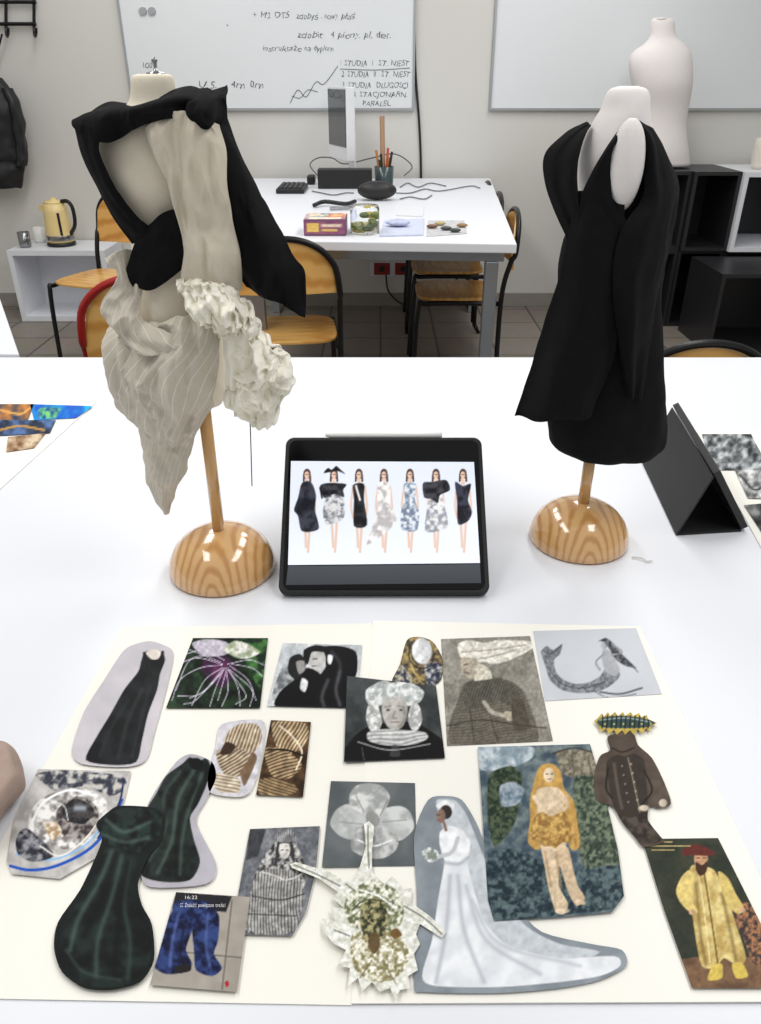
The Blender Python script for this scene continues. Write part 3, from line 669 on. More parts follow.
dr('linen_scarf',[[(144,126,-.06),(170,114,-.066),(196,114,-.068),(219,122,-.055)],[(150,142,-.066),(180,140,-.076),(206,142,-.078),(226,150,-.06)],[(168,188,-.07),(190,190,-.08),(212,192,-.078),(230,196,-.065)],[(183,238,-.07),(200,240,-.08),(218,240,-.078),(236,240,-.06)],[(184,268,-.07),(202,270,-.08),(220,272,-.078),(240,268,-.06)],[(178,296,-.065),(198,298,-.075),(220,300,-.07),(240,290,-.055)]],LINEN,mL,Y1,'natural linen gathered scarf',fold=.0022,k=2.6,nz=.006,nu=120,nv=130,warp=1.8,cr=.0085,an=.3,seed=5)
vf,uv=loft([(316,128,214,.05),(326,110,217,.062),(345,102,217,.07),(372,105,214,.072),(398,118,211,.062),(425,140,200,.045),(450,147,192,.03),(480,150,184,.018),(500,155,175,.01),(514,163,167,.003)],Y1-.012,fold=.05,k=5,tw=.9,nz=.008,nv=130,n=120,seed=2,cr=.009)
mk('linen_wrap',vf,LSTR,mL,smooth=True,uv=uv,label='striped linen wrap')
dr('linen_flap',[[(108,258,-.06),(124,250,-.055),(144,262,-.05)],[(118,275,-.07),(130,285,-.065),(142,288,-.06)],[(103,300,-.06),(120,312,-.075),(138,318,-.07)],[(104,322,-.07),(130,338,-.085),(168,332,-.085)],[(124,346,-.075),(158,354,-.09),(192,340,-.085)]],LSTR2,mL,Y1,'striped linen fold',fold=.003,k=2,nz=.006,cr=.008,nu=80,nv=80)
dr('linen_flap',[[(150,322,-.065),(190,318,-.08),(224,305,-.05)],[(136,345,-.08),(186,348,-.09),(218,345,-.07)],[(120,375,-.08),(170,380,-.095),(214,372,-.075)],[(138,408,-.07),(175,412,-.085),(208,402,-.06)],[(152,444,-.05),(170,448,-.06),(192,440,-.045)]],LSTR2,mL,Y1,'striped linen fold',fold=.003,k=3,nz=.006,seed=1,cr=.009,nu=80,nv=80)
# cream gathered ruffles: crumpled organza sheets layered over each other
RU='cream gathered organza ruffle'
def ru(rows,seed,cr=.013,an=.9,fm=1.5,fold=.003,k=5):
    dr('ruffle',rows,CREAM,mL,Y1,RU,sol=.0006,cr=cr,fm=fm,an=an,nz=.008,ed=.0045,fold=fold,k=k,seed=seed,nu=90,nv=80,warp=1.2)
ru([[(178,280,-.07),(198,277,-.08),(222,284,-.075),(240,297,-.06)],[(178,292,-.075),(202,292,-.09),(226,298,-.085),(250,308,-.065)],[(184,310,-.08),(206,316,-.095),(230,320,-.09),(253,320,-.065)],[(198,326,-.08),(214,334,-.09),(234,338,-.085),(248,332,-.06)]],1.3,cr=.014,fold=.004,k=6)
ru([[(186,284,-.085),(204,282,-.095),(222,292,-.09)],[(182,298,-.09),(206,302,-.105),(232,306,-.095)],[(192,316,-.09),(212,324,-.1),(238,322,-.09)]],7.9,cr=.012,fold=.004,k=5)
ru([[(214,296,-.075),(232,298,-.08),(248,306,-.07)],[(212,312,-.08),(236,316,-.09),(256,318,-.07)],[(222,334,-.075),(240,342,-.08),(256,336,-.06)]],4.4)
ru([[(232,330,-.05),(250,328,-.06),(268,338,-.05)],[(226,350,-.055),(254,350,-.07),(284,352,-.05)],[(232,372,-.055),(262,372,-.075),(295,376,-.05)],[(226,396,-.055),(256,400,-.07),(286,396,-.05)],[(234,418,-.05),(254,427,-.06),(272,418,-.05)]],2.2,cr=.016,fm=1.3)
ru([[(238,342,-.07),(258,344,-.08),(278,350,-.065)],[(232,364,-.075),(262,366,-.09),(290,368,-.07)],[(240,388,-.07),(266,392,-.085),(290,386,-.065)]],9.1,cr=.014,fold=.004,k=4)
ru([[(230,378,-.07),(250,378,-.08),(272,384,-.065)],[(226,400,-.07),(252,402,-.085),(280,402,-.065)],[(236,420,-.06),(254,428,-.07),(272,420,-.055)]],12.5,cr=.013,fold=.003,k=4)
dr('ruffle_band',[[(226,316,-.06),(252,322,-.06)],[(224,345,-.07),(254,345,-.07)],[(226,388,-.065),(246,392,-.065)]],CREAM,mL,Y1,'cream organza strip',fold=.003,k=2,cr=.005)
mk('pin_thread',tube([V(250,418,Y1-.05),V(251,450,Y1-.05),V(252,486,Y1-.05)],.0007,5),BLK,mL)
# ---------- right mannequin
cr=T(578,539);Y2=cr.y
mR=thing('mannequin','half-scale mannequin in draped black wool dress on wooden stand','mannequin',cr)
stand(mR,cr,V(582,450,Y2).z,.073)
vf,_=loft([(86,620,638,.012),(89,611,646,.02),(96,606,649,.025),(108,602,649,.03),(122,594,650,.035),(140,585,652,.04),(165,579,655,.045),(200,580,650,.04),(240,584,640,.035),(300,580,640,.04),(400,580,640,.04),(435,590,630,.02)],Y2,nv=60)
mk('torso',vf,MANW,mR,smooth=True)
c=V(626,166,Y2-.055);mk('arm_stump',ellips(c,.0195,.018,.048,24,18),MANW,mR,smooth=True)
vf,uv=loft([(156,600,660,.04),(175,592,672,.05),(210,576,675,.055),(250,562,667,.055),(290,558,660,.055),(330,556,662,.062),(370,552,664,.066),(410,548,665,.068),(430,550,664,.066),(442,552,662,.062),(448,558,656,.056)],Y2,fold=.03,k=6,tw=.1,nz=.003,nv=80,n=80,cr=.002)
mk('dress_body',vf,BLACKCL,mR,smooth=True,uv=uv,label='black wool dress body')
dr('sleeve_flap',[[(588,122,.0),(591,126,-.01)],[(566,134,.01),(583,142,-.03)],[(546,153,.01),(578,160,-.04)],[(544,180,.0),(577,184,-.05)],[(556,213,-.02),(582,214,-.055)],[(572,250,-.04),(590,250,-.05)]],BLACKCL,mR,Y2,BK,fold=.002,k=2,cr=.002)
dr('front_panel',[[(578,188,-.045),(600,190,-.06),(625,200,-.065)],[(568,240,-.05),(595,245,-.075),(625,250,-.075)],[(556,290,-.045),(590,300,-.08),(620,310,-.075)],[(538,345,-.04),(575,360,-.085),(610,370,-.08)],[(515,415,-.03),(550,421,-.08),(590,416,-.08)]],BLACKCL,mR,Y2,BK,fold=.005,k=2,nz=.004,fall=True,cr=.002)
dr('chest_panel',[[(626,122,-.04),(630,120,-.045),(634,120,-.04)],[(614,137,-.05),(617,138,-.06),(620,139,-.055)],[(604,152,-.055),(608,152,-.062),(612,152,-.06)],[(592,173,-.055),(601,175,-.062),(611,176,-.062)],[(582,195,-.055),(600,203,-.065),(616,206,-.07)],[(576,230,-.055),(600,235,-.07),(640,235,-.075)]],BLACKCL,mR,Y2,BK,fold=.001,k=2,nz=.001)
dr('cape_sleeve',[[(630,120,-.04),(640,121,-.04),(652,129,-.01)],[(638,134,-.055),(655,140,-.05),(666,150,0)],[(643,168,-.06),(662,172,-.06),(679,180,0)],[(642,200,-.07),(664,205,-.07),(679,206,0)],[(622,232,-.08),(655,240,-.08),(672,244,0)],[(614,280,-.085),(645,290,-.085),(663,284,-.01)],[(618,340,-.08),(636,346,-.085),(655,340,-.03)],[(628,400,-.075),(634,400,-.078),(642,400,-.06)]],BLACKCL,mR,Y2,BK,fold=.004,k=2,nz=.003,cr=.002)
# ---------- COLLAGE PICTURES
pic('picture_cutout','black sleeveless gown cut out with pale grey border',"130,646 150,641 170,648 173,658 166,690 155,730 146,760 125,767 82,764 72,750 84,712 104,680 120,655",
[('b',(206,200,205),(192,188,193),20),('t',(6,8,10),(24,28,30),"144,653 149,651 152,657 158,657 162,651 165,660 160,674 157,690 148,714 142,740 136,762 112,765 86,760 96,738 110,715 124,690 138,672 141,662",12),('p',(225,215,205),"146,653 150,650 157,650 161,653 158,659 151,659"),('l',(10,10,12),2.2,"144,653 147,668"),('l',(10,10,12),2.2,"163,652 160,668"),('s',(52,58,60),2.5,"142,690 128,720 118,758"),('s',(44,48,50),2,"150,686 142,716 132,756"),('s',(40,44,46),2,"128,700 110,730 100,756")],3,1)
pic('picture_print','dark photograph of a whiskered bat flower',"193,638 268,638 260,708 166,708",
[('b',(10,14,14),(40,64,40),9),('t',(70,120,60),(20,40,26),"240,640 268,640 262,690 250,670",5),('p',(190,184,196),"192,643 208,639 226,642 232,650 222,656 206,656 198,652"),('t',(240,238,232),(160,170,140),"224,650 234,641 248,644 260,652 250,658 238,658",5),('p',(60,30,60),"205,660 225,656 236,668 230,680 222,688 210,680 202,670"),('p',(90,40,80),"214,664 228,662 226,676 214,678")]+
[('l',(212,204,220),.8,s) for s in("222,665 200,668 180,680 172,700","222,668 205,680 192,705","224,668 215,690 210,706","226,668 228,690 222,706","228,668 238,688 240,706","230,666 248,680 256,700","222,664 198,658 178,664","220,662 190,650","232,664 252,668 262,676","224,670 206,690 190,698","228,670 246,695 236,704","215,655 190,660 176,690","222,670 200,694 178,696","230,670 252,690 250,706","226,672 218,700","228,664 250,660 266,666","220,674 196,700 184,704","224,660 204,650 186,654")]+[('n',.2,3)],2)
pic('picture_print','black and white photograph of hooded women',"283,643 362,645 356,708 267,706",
[('b',(218,220,222),(184,190,194),14),('t',(110,114,116),(190,194,194),"283,665 300,655 296,690 272,700",5),('p',(12,12,14),"322,647 340,646 356,652 357,672 350,690 353,707 300,707 312,690 318,678 326,666 322,656"),('p',(196,194,190),"311,652 322,650 326,660 322,670 314,670 309,662"),('p',(20,20,22),"304,650 316,645 330,648 324,652 312,652 308,664 304,660"),('p',(12,12,14),"306,668 318,672 326,684 320,707 276,707 280,692 294,680"),('p',(30,30,32),"290,658 300,654 306,662 304,672 296,680 288,672"),('p',(150,148,146),"296,662 304,661 305,670 299,674"),('p',(225,225,228),"302,678 308,682 305,692 300,688"),('p',(235,235,238),"328,655 333,656 331,664 328,663"),('s',(110,110,114),2,"328,680 322,696 324,706"),('s',(110,110,114),2,"340,672 336,690 340,705"),('s',(80,80,84),2,"332,652 340,664 338,680"),('l',(50,50,54),1.2,"313,659 317,659"),('l',(90,70,70),1.,"312,666 316,666"),('n',.12,3)],2)
pic('picture_cutout','patterned lace hood with blank pale face',"407,640 420,637 433,642 443,660 441,680 428,688 410,684 392,682 400,664",
[('b',(60,54,52),(180,154,96),3.),('t',(50,56,70),(200,190,170),"394,682 402,664 414,684",3),('t',(40,44,60),(190,190,190),"425,664 441,664 440,680 428,687",3),('e',(218,218,220),422,651,10,13,-5),('l',(200,180,110),1.5,"410,655 414,672 424,680"),('l',(40,36,40),1.2,"409,646 410,660 418,668 430,666 434,654"),('n',.2,3)],3,1)
pic('picture_print','portrait of a woman in white cap and lace collar',"347,676 436,686 445,758 344,762",
[('b',(46,50,50),(78,82,82),18),('p',(16,16,18),"350,742 362,730 378,724 412,722 432,732 444,742 445,758 345,761"),('t',(236,238,236),(170,174,172),"366,700 366,690 375,684 384,680 392,683 402,680 414,684 424,692 420,702 408,706 394,698 380,706 372,708",4),('t',(240,240,238),(170,170,168),"374,700 379,708 382,722 378,732 370,730 366,718 368,706",4),('t',(240,240,238),(170,170,168),"414,700 420,708 422,720 418,730 412,730 408,720 410,708",4),('p',(188,184,178),"383,702 394,697 406,702 407,714 403,726 395,731 387,726 382,714"),('f',(236,236,234),(150,150,150),"368,732 384,729 405,730 424,732 428,738 416,744 396,746 378,744 368,740",85,4),('p',(60,60,60),"392,746 398,746 400,756 390,756"),('e',(60,54,50),388,710,1.8,1),('e',(60,54,50),401,710,1.8,1),('l',(110,104,98),.8,"385,707 391,706"),('l',(110,104,98),.8,"398,706 404,707"),('l',(120,100,94),1.1,"391,722 399,722"),('l',(140,130,124),1.,"395,711 393,717 396,718"),('s',(110,106,100),2,"404,708 405,718 400,727"),('l',(160,160,160),1.2,"358,742 390,750 430,744"),('l',(80,82,84),1,"362,748 364,760"),('n',.12,3)],6)
pic('picture_print','sepia engraving of a seated woman in winged hat',"441,639 530,636 553,741 447,746",
[('b',(156,152,142),(128,124,114),14),('f',(118,112,100),(88,84,74),"450,722 458,700 464,684 484,676 508,680 522,690 532,712 538,741 500,744 452,744",80,3),('f',(104,100,90),(70,68,60),"464,686 484,678 508,682 520,696 512,706 496,700 480,706 466,708",20,2.6),('p',(226,222,210),"458,644 470,640 484,643 500,640 536,642 530,650 510,660 494,664 484,662 470,664 460,656"),('l',(150,144,130),.9,"462,652 490,650 526,645"),('l',(150,144,130),.9,"470,660 494,656 516,650"),('p',(178,168,150),"462,658 474,658 480,664 479,674 472,679 465,676 461,668"),('l',(70,62,54),1.1,"464,665 468,664"),('l',(90,74,66),1.1,"464,672 469,673"),('p',(206,200,184),"478,664 488,668 492,678 482,680 474,680"),('l',(176,170,156),4,"484,702 492,712 506,716"),('p',(186,176,156),"504,712 514,712 518,718 508,721"),('p',(84,78,68),"512,700 524,700 526,712 530,728 514,730"),('l',(60,56,48),1.2,"447,726 480,720 512,724 546,728"),('l',(64,60,52),1,"470,710 474,740"),('l',(64,60,52),1,"490,716 498,742"),('n',.22,2.2)],2)
pic('picture_print','grey drawing of a mermaid with curled tail',"533,631 636,628 662,694 545,701",
[('b',(208,211,216),(200,203,208),30),('t',(104,108,114),(150,154,158),"541,652 547,646 553,650 562,644 560,654 554,660 556,672 564,680 576,684 590,682 600,676 606,668 616,668 620,676 610,686 596,692 578,693 562,690 550,680 546,668",2.2),('p',(176,178,182),"603,650 610,651 614,658 620,670 614,676 606,672 602,660"),('e',(176,178,182),604,645,3.4,4.4),('t',(50,52,56),(120,122,126),"599,641 606,638 614,644 620,652 628,660 636,668 626,666 616,660 610,650 604,642",2),('l',(150,152,156),1.8,"612,655 622,652 612,644"),('l',(150,152,156),1.8,"604,654 596,662 600,670"),('l',(100,102,106),2.,"600,692 620,694 642,688"),('l',(80,82,86),.8,"592,690 610,698 636,694"),('l',(60,62,66),.8,"543,650 550,654 561,646"),('l',(60,62,66),.7,"612,648 626,660 638,672"),('l',(60,62,66),.7,"550,670 562,684 584,688 604,682")],2)
pic('picture_cutout','ribbed cream shell sculpture cut out',"222,724 262,720 264,740 258,772 250,792 238,797 211,793 208,776 216,745",
[('b',(214,211,216),(202,199,205),14),('f',(110,84,58),(236,224,202),"228,732 240,724 256,724 262,734 258,748 246,756 232,752 224,744",20,3.2),('f',(86,64,44),(228,212,186),"216,752 234,748 250,754 248,764 240,776 224,774",60,3.2),('f',(130,108,84),(240,230,210),"210,774 226,774 240,780 238,792 220,792 212,784",100,3.2),('p',(60,44,34),"226,742 236,746 230,754 220,754"),('p',(120,96,74),"240,772 246,764 252,752 257,758 250,776 244,786"),('n',.15,5)],4,1)
pic('picture_print','brown close-up of pleated shell spirals',"271,720 311,722 303,797 256,795",
[('b',(46,32,22),(96,70,46),8),('f',(80,56,36),(228,206,168),"272,724 288,720 304,722 309,734 302,748 290,754 276,746",30,3.2),('f',(60,42,28),(220,192,150),"264,750 278,748 294,756 302,766 290,778 272,776",70,3.2),('f',(50,34,24),(196,168,124),"258,780 274,778 290,782 298,790 286,796 260,794",110,3.2),('l',(240,226,200),1.6,"280,726 292,736 302,752 296,770"),('l',(30,20,14),2,"268,750 286,750 304,756"),('n',.2,5)],3)
pic('picture_print','blue and pearly photograph of an opened oyster',"38,769 131,771 124,800 108,835 96,858 60,879 12,874 7,860 14,820",
[('b',(172,168,164),(216,213,210),11),('t',(50,54,66),(200,196,190),"36,775 60,770 90,772 122,776 126,788 110,796 84,786 58,792",5),('t',(240,238,234),(130,124,120),"34,806 50,794 80,788 106,800 104,824 90,842 60,850 36,842 28,824",6),('t',(60,54,54),(170,162,156),"56,812 76,796 96,806 98,824 82,838 62,834",4),('t',(26,26,30),(70,66,66),"64,806 76,798 92,806 94,814 84,824 70,822 62,816",4),('s',(206,220,236),3,"76,808 84,808"),('l',(252,252,252),2.4,"32,822 44,802 70,790 96,796"),('t',(170,140,104),(236,226,212),"44,824 56,822 62,832 52,840",4),('l',(30,80,180),3.,"10,866 30,870 56,866 88,850 108,828 122,800"),('l',(130,190,240),1.6,"16,854 50,860 84,846 104,824"),('l',(30,40,80),2,"124,780 118,806 98,838"),('t',(40,40,50),(150,150,156),"16,838 26,828 44,842 54,856 34,862 18,854",5),('l',(245,240,230),1.4,"40,846 60,856 84,840 98,822"),('l',(220,222,226),1,"50,800 64,806 68,820"),('l',(60,64,76),1,"40,780 70,784 100,778")],3)
pic('picture_cutout','dark sculptural gown bundle cut out with grey border',"176,762 192,754 212,762 216,778 206,800 196,822 216,864 206,884 150,887 140,870 138,840 150,800",
[('b',(186,182,190),(174,170,178),16),('t',(12,18,16),(34,44,40),"182,764 190,757 198,762 206,758 211,768 206,786 198,804 190,818 194,840 200,862 190,880 164,882 142,876 138,858 150,846 158,826 146,812 156,794 166,776",9),('s',(90,106,98),2.4,"194,770 178,800 172,840 158,872"),('s',(80,96,88),2.2,"202,774 190,806 182,840 180,874"),('s',(70,84,78),2.2,"180,772 164,796 166,826 150,860"),('s',(4,8,6),2.6,"186,772 170,798 162,826"),('s',(4,8,6),2.4,"196,784 180,820 176,866"),('p',(8,12,10),"188,760 198,758 204,764 194,770")],4,1)
pic('picture_print','grey photograph of a doll in layered bead costume',"250,829 320,826 316,870 306,912 292,936 231,934",
[('b',(88,92,98),(128,130,134),12),('p',(60,62,66),"250,829 266,829 258,856 246,860",0),('t',(56,56,58),(196,194,190),"264,856 272,846 278,838 292,838 298,848 304,862 306,880 298,904 294,932 246,932 248,904 254,878",3),('f',(70,68,68),(200,198,194),"258,872 300,876 296,930 248,930",0,3),('p',(60,56,56),"276,848 280,840 290,840 294,848 294,864 290,856 280,856 275,866"),('p',(206,202,196),"280,844 289,844 290,852 287,858 282,858 279,852"),('l',(40,40,42),1.1,"281,850 283,850"),('l',(40,40,42),1.1,"286,850 288,850"),('f',(40,40,42),(190,190,190),"275,838 278,831 285,829 292,831 295,838 290,842 279,842",0,2.2),('l',(216,212,206),1.6,"262,872 276,876 284,880"),('l',(216,212,206),1.6,"302,874 294,878 286,880"),('l',(50,50,52),1.2,"252,896 280,900 304,894"),('l',(50,50,52),1.,"248,914 296,916"),('n',.25,2.6)],4)
pic('picture_print','black and white photograph of an orchid bloom',"331,781 415,783 417,866 322,867",
[('b',(84,90,92),(108,112,114),24),('t',(200,202,200),(172,174,172),"360,812 348,804 336,810 330,824 340,836 356,840 368,830 370,818",9),('t',(212,214,212),(176,178,176),"378,814 376,830 386,840 402,840 414,828 410,812 400,806 386,808",9),('t',(220,220,218),(160,162,160),"356,786 368,783 382,786 390,797 384,812 374,822 362,814 350,806 350,794",7),('t',(206,206,204),(146,148,146),"360,828 370,822 384,826 398,838 396,850 384,858 368,858 352,850 352,838",7),('p',(150,150,148),"366,814 371,811 377,814 380,821 374,828 367,824"),('l',(244,244,242),1.6,"358,840 374,846 392,840"),('l',(130,132,132),1,"356,796 364,812"),('l',(130,132,132),1,"388,800 380,816"),('l',(140,142,142),.9,"340,822 362,824"),('l',(140,142,142),.9,"406,820 382,822"),('l',(160,162,160),.8,"366,830 362,852"),('l',(160,162,160),.8,"378,830 384,852"),('l',(190,192,190),1.8,"370,858 366,866")],2)
pic('picture_print','photograph of blue jeans laid on a tiled floor',"176,892 250,897 237,992 150,985",
[('b',(156,148,138),(172,164,154),18),('l',(96,90,84),1.2,"160,950 245,958"),('l',(96,90,84),1.2,"232,900 222,990"),('p',(34,32,36),"176,892 232,896 226,912 172,908",0),('t',(12,18,48),(46,62,116),"172,912 186,908 195,918 190,936 186,950 192,964 186,972 166,974 154,966 160,948 164,930",6),('t',(12,18,48),(48,66,120),"194,914 210,908 219,916 218,940 214,954 222,968 212,976 196,970 194,950 192,930",6),('t',(16,24,60),(54,74,130),"174,904 186,900 208,902 216,912 212,920 200,918 192,922 184,918 172,922",6),('s',(100,120,180),1.8,"178,916 172,944 170,966"),('s',(90,110,170),1.8,"208,914 206,944 210,966"),('s',(6,10,30),1.6,"186,920 180,950 184,966"),('p',(30,26,28),"176,966 190,964 190,971 176,973"),('p',(170,40,36),"225,982 228,981 229,985 226,987")],5)
jz=TZ+.0024+5*.00035+.0004
JT=mat('white_print_ink',(245,245,245),.5)
jp=[o for o in bpy.data.objects if o.get('label')=='photograph of blue jeans laid on a tiled floor'][0]
fj=lambda x,y:T(x,y,jz)
text('caption','16:22',fj,184,198,899,3.6,JT,jp,0,0);text('caption','CC Znaleźć powiązane treści',fj,180,226,907,4.2,JT,jp,0,0)
pic('picture_cutout','dark green puffed satin gown cut out',"108,812 118,806 138,806 154,808 164,816 162,840 148,858 138,884 142,905 152,925 154,960 140,982 112,990 84,988 62,972 54,948 58,922 80,890 96,856 102,838 96,824",
[('b',(10,17,15),(15,24,21),10),('t',(6,11,10),(30,46,41),"106,818 118,810 140,808 158,812 162,822 158,838 142,852 124,850 106,842 98,826",7),('t',(6,12,11),(26,38,35),"104,850 120,848 138,856 134,874 130,892 140,910 150,930 150,960 130,984 90,986 60,966 58,940 66,918 84,890 96,868",14),('s',(84,104,96),3,"112,852 98,884 78,920 70,950"),('s',(74,92,85),3,"122,856 112,896 98,940 96,976"),('s',(60,76,70),3,"130,862 124,904 130,940 128,978"),('s',(3,6,6),3.4,"116,854 104,892 84,936"),('s',(3,6,6),3,"128,862 120,910 114,974"),('s',(90,110,102),2.2,"106,820 124,832 150,822"),('s',(80,98,92),2.2,"102,834 124,842 148,838"),('s',(60,74,68),2,"66,950 84,972 120,980"),('p',(30,40,36),"114,812 126,808 138,812 128,820")],6,1)
pic('picture_cutout','photograph of a bride in long white gown and veil',"428,800 446,796 462,800 476,822 486,846 500,872 516,905 542,932 592,944 622,950 626,966 600,980 560,988 500,993 424,992 414,984 417,900 414,836",
[('b',(148,156,163),(128,136,143),16),('p',(198,203,208),"436,804 444,799 456,801 466,814 474,832 486,862 504,896 526,926 560,944 600,952 560,966 500,950 470,900 450,850"),('f',(220,223,227),(242,244,247),"446,842 460,840 466,858 474,890 486,924 510,946 560,958 614,956 620,966 600,976 560,982 500,987 436,986 422,976 432,940 438,900 444,866",60,40),('p',(240,242,244),"440,832 450,826 462,830 470,842 468,856 460,862 446,862 440,846"),('s',(168,172,180),2.4,"450,876 446,930 436,982"),('s',(172,176,184),2.4,"458,876 464,930 484,982"),('s',(176,180,186),2.4,"466,886 486,940 540,974"),('s',(184,188,194),2.2,"472,900 500,944 580,966"),('s',(160,164,172),2,"443,862 458,864 467,858"),('p',(240,241,243),"436,806 444,800 454,804 452,812 442,810"),('e',(54,46,44),446,812,6,7),('e',(136,112,98),441,816,4.6,7),('l',(60,50,46),1,"437,815 440,815"),('l',(130,90,80),1,"437,820 440,820"),('l',(136,112,98),3,"444,823 446,830"),('l',(196,198,202),4,"458,838 452,852 438,857"),('t',(240,240,238),(130,140,130),"422,852 430,847 438,852 438,860 428,862",3)],6,1)
pic('picture_print','painting of a nude woman with long golden hair',"478,747 590,744 606,800 618,850 624,896 612,912 560,917 494,921 488,900",
[('b',(64,80,92),(120,132,132),7),('t',(196,206,212),(136,152,162),"478,747 530,746 532,758 510,768 481,770",8),('t',(34,48,38),(84,96,72),"488,780 496,770 512,766 522,776 520,800 516,820 506,836 494,846 488,820",3),('t',(104,98,84),(156,148,128),"556,752 572,750 594,752 600,776 566,776",3),('l',(60,54,46),1.4,"552,754 574,748 598,754"),('l',(70,62,54),1.,"572,756 574,774"),('l',(70,62,54),1.,"588,756 592,776"),('t',(46,60,50),(116,126,104),"574,780 590,776 606,782 616,830 620,862 600,876 584,866 574,830",3),('t',(160,172,182),(100,120,134),"500,786 514,782 524,790 518,804 502,806",4),('t',(32,46,56),(92,110,112),"488,856 520,850 560,872 620,866 622,905 560,915 494,918",4),
('p',(196,154,84),"536,774 542,765 553,764 561,772 564,788 574,802 578,826 580,846 572,850 566,838 560,846 548,840 538,850 528,842 530,820 530,800"),('p',(220,198,166),"536,792 545,787 558,788 566,798 562,812 566,830 566,846 568,862 562,868 553,862 546,868 541,848 538,820"),('t',(206,168,98),(150,112,58),"534,818 542,812 552,816 564,812 574,830 576,846 564,842 552,850 540,844 530,838",3),('e',(226,206,176),549,775,5.4,7.4),('l',(200,158,88),2.5,"542,774 546,766 554,767 557,774"),('l',(228,206,176),4,"534,797 542,806 556,802"),('l',(212,186,154),3.6,"566,797 566,808 548,813"),('p',(218,196,164),"543,848 554,848 559,868 559,886 568,904 564,914 556,912 549,890 545,868"),('p',(208,184,152),"557,848 568,848 573,868 578,886 585,898 577,906 569,894 562,872"),('s',(160,128,92),1.6,"556,852 561,888"),('s',(160,128,92),1.4,"545,852 551,886"),('e',(220,200,170),562,911,7,2.6),('e',(214,192,160),581,902,5,2.4,20),('l',(60,50,40),.9,"546,774 548,774"),('l',(60,50,40),.9,"551,774 553,774"),('l',(130,76,56),.9,"548,779 551,779"),('n',.14,3)],8)
pic('picture_cutout','sepia cut-out of a man in buttoned coat with hand on hip',"608,736 632,732 638,745 652,758 664,782 671,804 658,808 650,806 648,820 660,836 664,842 644,847 634,836 622,822 612,806 596,800 594,776 600,756 610,750",
[('b',(74,63,55),(94,82,72),9),('p',(56,48,42),"606,764 614,756 630,752 644,760 646,780 648,800 644,814 626,818 614,808 610,790"),('p',(84,72,62),"612,740 620,736 632,738 634,752 624,756 614,752"),('l',(140,128,112),1.2,"628,758 634,784 640,812"),('l',(26,21,18),1.6,"644,770 652,790 642,804"),('l',(26,21,18),1.6,"608,768 606,788 612,798"),('e',(206,192,174),644,808,5,3),('t',(46,38,33),(84,74,66),"616,814 630,818 648,812 652,826 662,840 644,846 632,834",5),('e',(196,184,166),663,803,4,4),('l',(40,32,28),1.5,"612,748 622,752 634,748"),('s',(120,106,92),1.6,"614,764 618,790 622,808")]+[('e',(176,162,142),631+i*1.6,764+i*9,1.,1.) for i in range(6)]+[('e',(150,136,118),622+i*1.6,766+i*9,.9,.9) for i in range(5)],9,1)
pic('picture_cutout','green banded caterpillar cut-out used as a head',"594,721 598,718 602,713 604,717 608,712 610,716 615,712 618,716 623,712 625,716 631,712 633,716 639,713 641,717 647,715 648,719 657,723 651,727 650,732 646,728 642,734 638,729 634,735 630,730 625,735 622,730 617,735 614,730 609,734 606,729 601,732 599,727",
[('b',(206,180,90),(170,150,70),5),('p',(52,74,72),"597,722 602,718 614,716 626,716 642,718 652,721 655,723 648,727 634,728 616,728 602,727"),('l',(150,164,158),1.4,"600,720 626,718 650,722")]+[('l',(20,28,30),1.3,[(603+i*4.6,716),(602+i*4.6,728)]) for i in range(11)]+[('e',(206,190,110),605+i*9.2,724,.9,1.) for i in range(6)],11,0,step=.7)
pic('picture_print','painting of a bearded man in long yellow coat',"642,839 718,838 764,930 790,988 692,988 664,910",
[('b',(44,50,40),(62,64,50),16),('t',(128,98,72),(100,74,56),"674,962 720,956 784,962 790,988 690,988",8),('t',(170,120,84),(60,50,50),"730,906 746,902 760,908 774,940 784,962 756,966 744,940",3.),('t',(186,158,92),(224,204,138),"690,868 702,866 714,870 722,884 728,900 738,930 746,958 738,966 724,958 716,968 702,966 696,940 692,910",10),('s',(120,96,50),2,"696,884 700,930 706,964"),('s',(120,96,50),2,"722,894 730,930 736,960"),('l',(96,76,36),1.4,"704,872 710,910 718,964"),('l',(240,224,170),1.,"698,872 704,910 710,962"),('p',(222,198,122),"682,876 690,870 694,884 692,900 698,912 690,912 680,902 676,890"),('p',(212,188,112),"718,872 728,878 736,894 744,908 738,914 726,902"),('p',(196,150,116),"696,852 706,852 708,862 704,870 697,868 694,860"),('p',(70,46,34),"696,862 702,865 708,861 706,872 700,876 696,870"),('p',(96,42,36),"682,850 694,844 708,848 716,854 706,856 694,855 684,856"),('l',(40,30,26),1,"697,858 700,858"),('l',(40,30,26),1,"703,858 706,858"),('p',(212,186,90),"712,966 722,964 722,978 708,980"),('p',(212,186,90),"732,964 742,963 748,976 736,978"),('e',(206,166,130),692,912,3,3),('e',(206,166,130),742,910,3.5,3),('l',(200,180,120),.8,"648,842 672,842"),('l',(200,180,120),.8,"648,846 690,846"),('l',(190,170,110),.8,"652,850 674,850"),('n',.12,3)],7)
OUT="338,892 318,878 292,868 290,864 296,862 330,872 352,884 360,866 366,846 364,824 369,821 374,826 372,850 372,872 384,884 392,876 400,884 398,890 412,888 410,902 430,916 446,932 442,938 420,924 416,934 420,944 414,954 418,970 408,976 410,988 400,990 396,1000 390,988 380,992 372,982 362,992 358,978 348,986 350,968 338,966 346,950 334,944 324,932 322,918 336,922 330,908 344,908 332,898"
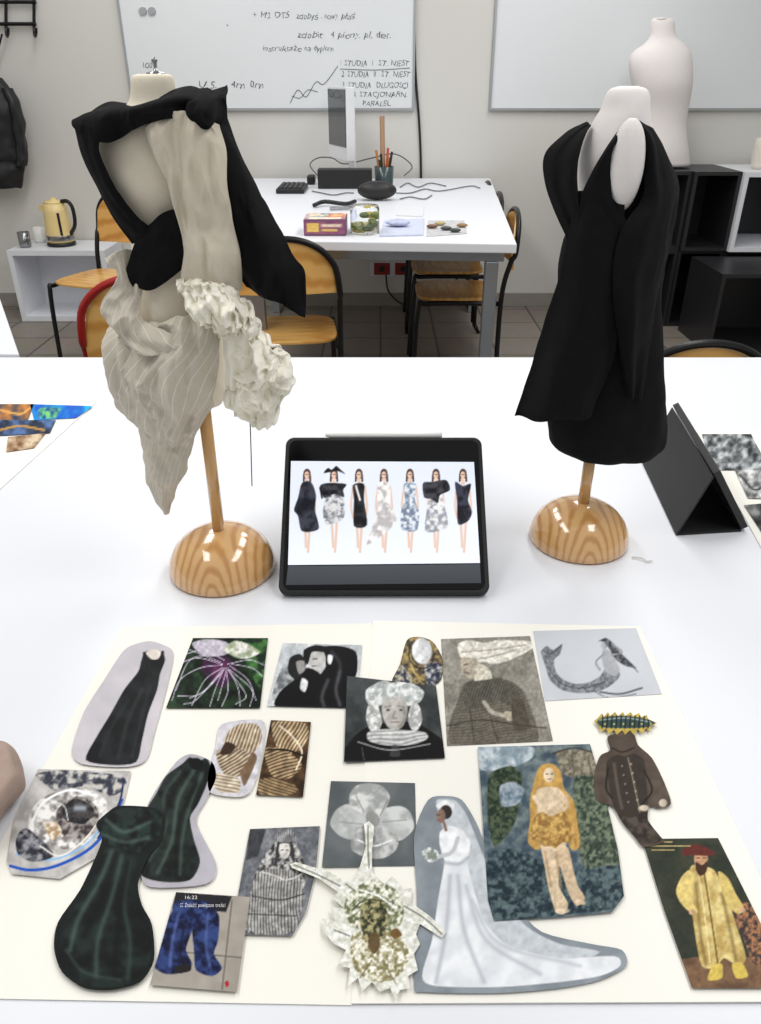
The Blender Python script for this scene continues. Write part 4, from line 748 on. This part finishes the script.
pic('picture_cutout','spiky green and white insect brooch cut out',OUT,
[('b',(242,242,236),(212,212,198),5),('t',(104,110,74),(240,238,224),"350,892 372,880 396,890 404,912 396,930 372,934 352,926 344,908",3),('t',(136,128,88),(248,244,230),"352,935 372,930 394,932 408,948 406,968 388,982 368,980 352,964",3),('t',(50,54,38),(180,170,124),"362,905 372,898 384,902 388,920 380,940 368,942 360,925",3),('p',(100,82,54),"370,934 378,934 380,946 374,954 368,946"),('p',(116,90,50),"390,932 397,928 402,935 394,939"),('l',(50,50,44),1.,"340,886 316,874 294,865"),('l',(50,50,44),1.,"369,868 368,846 368,826"),('l',(50,50,44),1.,"404,906 424,918 442,934"),('l',(60,60,50),1,"350,936 334,930"),('l',(70,60,40),1,"356,892 346,884"),('l',(120,110,70),1,"372,960 360,978"),('l',(120,110,70),1,"384,962 396,984"),('l',(60,70,40),1.2,"352,910 366,900 392,902"),('l',(250,250,246),1.6,"360,890 378,896 396,908"),('n',.15,2.5)],12,0)
# ---------- camera, light
cam=bpy.data.cameras.new('camera');co=bpy.data.objects.new('camera',cam);SC.objects.link(co)
cam.sensor_fit='VERTICAL';cam.sensor_height=36;cam.lens=F/1024*36;cam.clip_start=.01
co.location=(0,0,H);co.rotation_euler=(math.pi/2-TH,0,0)
bpy.context.scene.camera=co
w=bpy.data.worlds.new('world');bpy.context.scene.world=w;w.use_nodes=True
w.node_tree.nodes['Background'].inputs[0].default_value=(.97,.985,1,1);w.node_tree.nodes['Background'].inputs[1].default_value=.46
def area(x,y,z,sx,sy,p,rot=(0,0,0)):
    l=bpy.data.lights.new('ceiling_light','AREA');l.shape='RECTANGLE';l.size=sx;l.size_y=sy;l.energy=p;l.color=(1,.99,.975)
    o=bpy.data.objects.new('ceiling_light',l);o.location=(x,y,z);o.rotation_euler=rot;SC.objects.link(o)
for x in(-1.2,1.0):
    for y,p in((.6,17.5),(2.4,19),(4.,17.5)):area(x,y,2.9,.5,1.3,p)
vs=bpy.context.scene.view_settings;vs.view_transform='Standard';vs.exposure=0.0
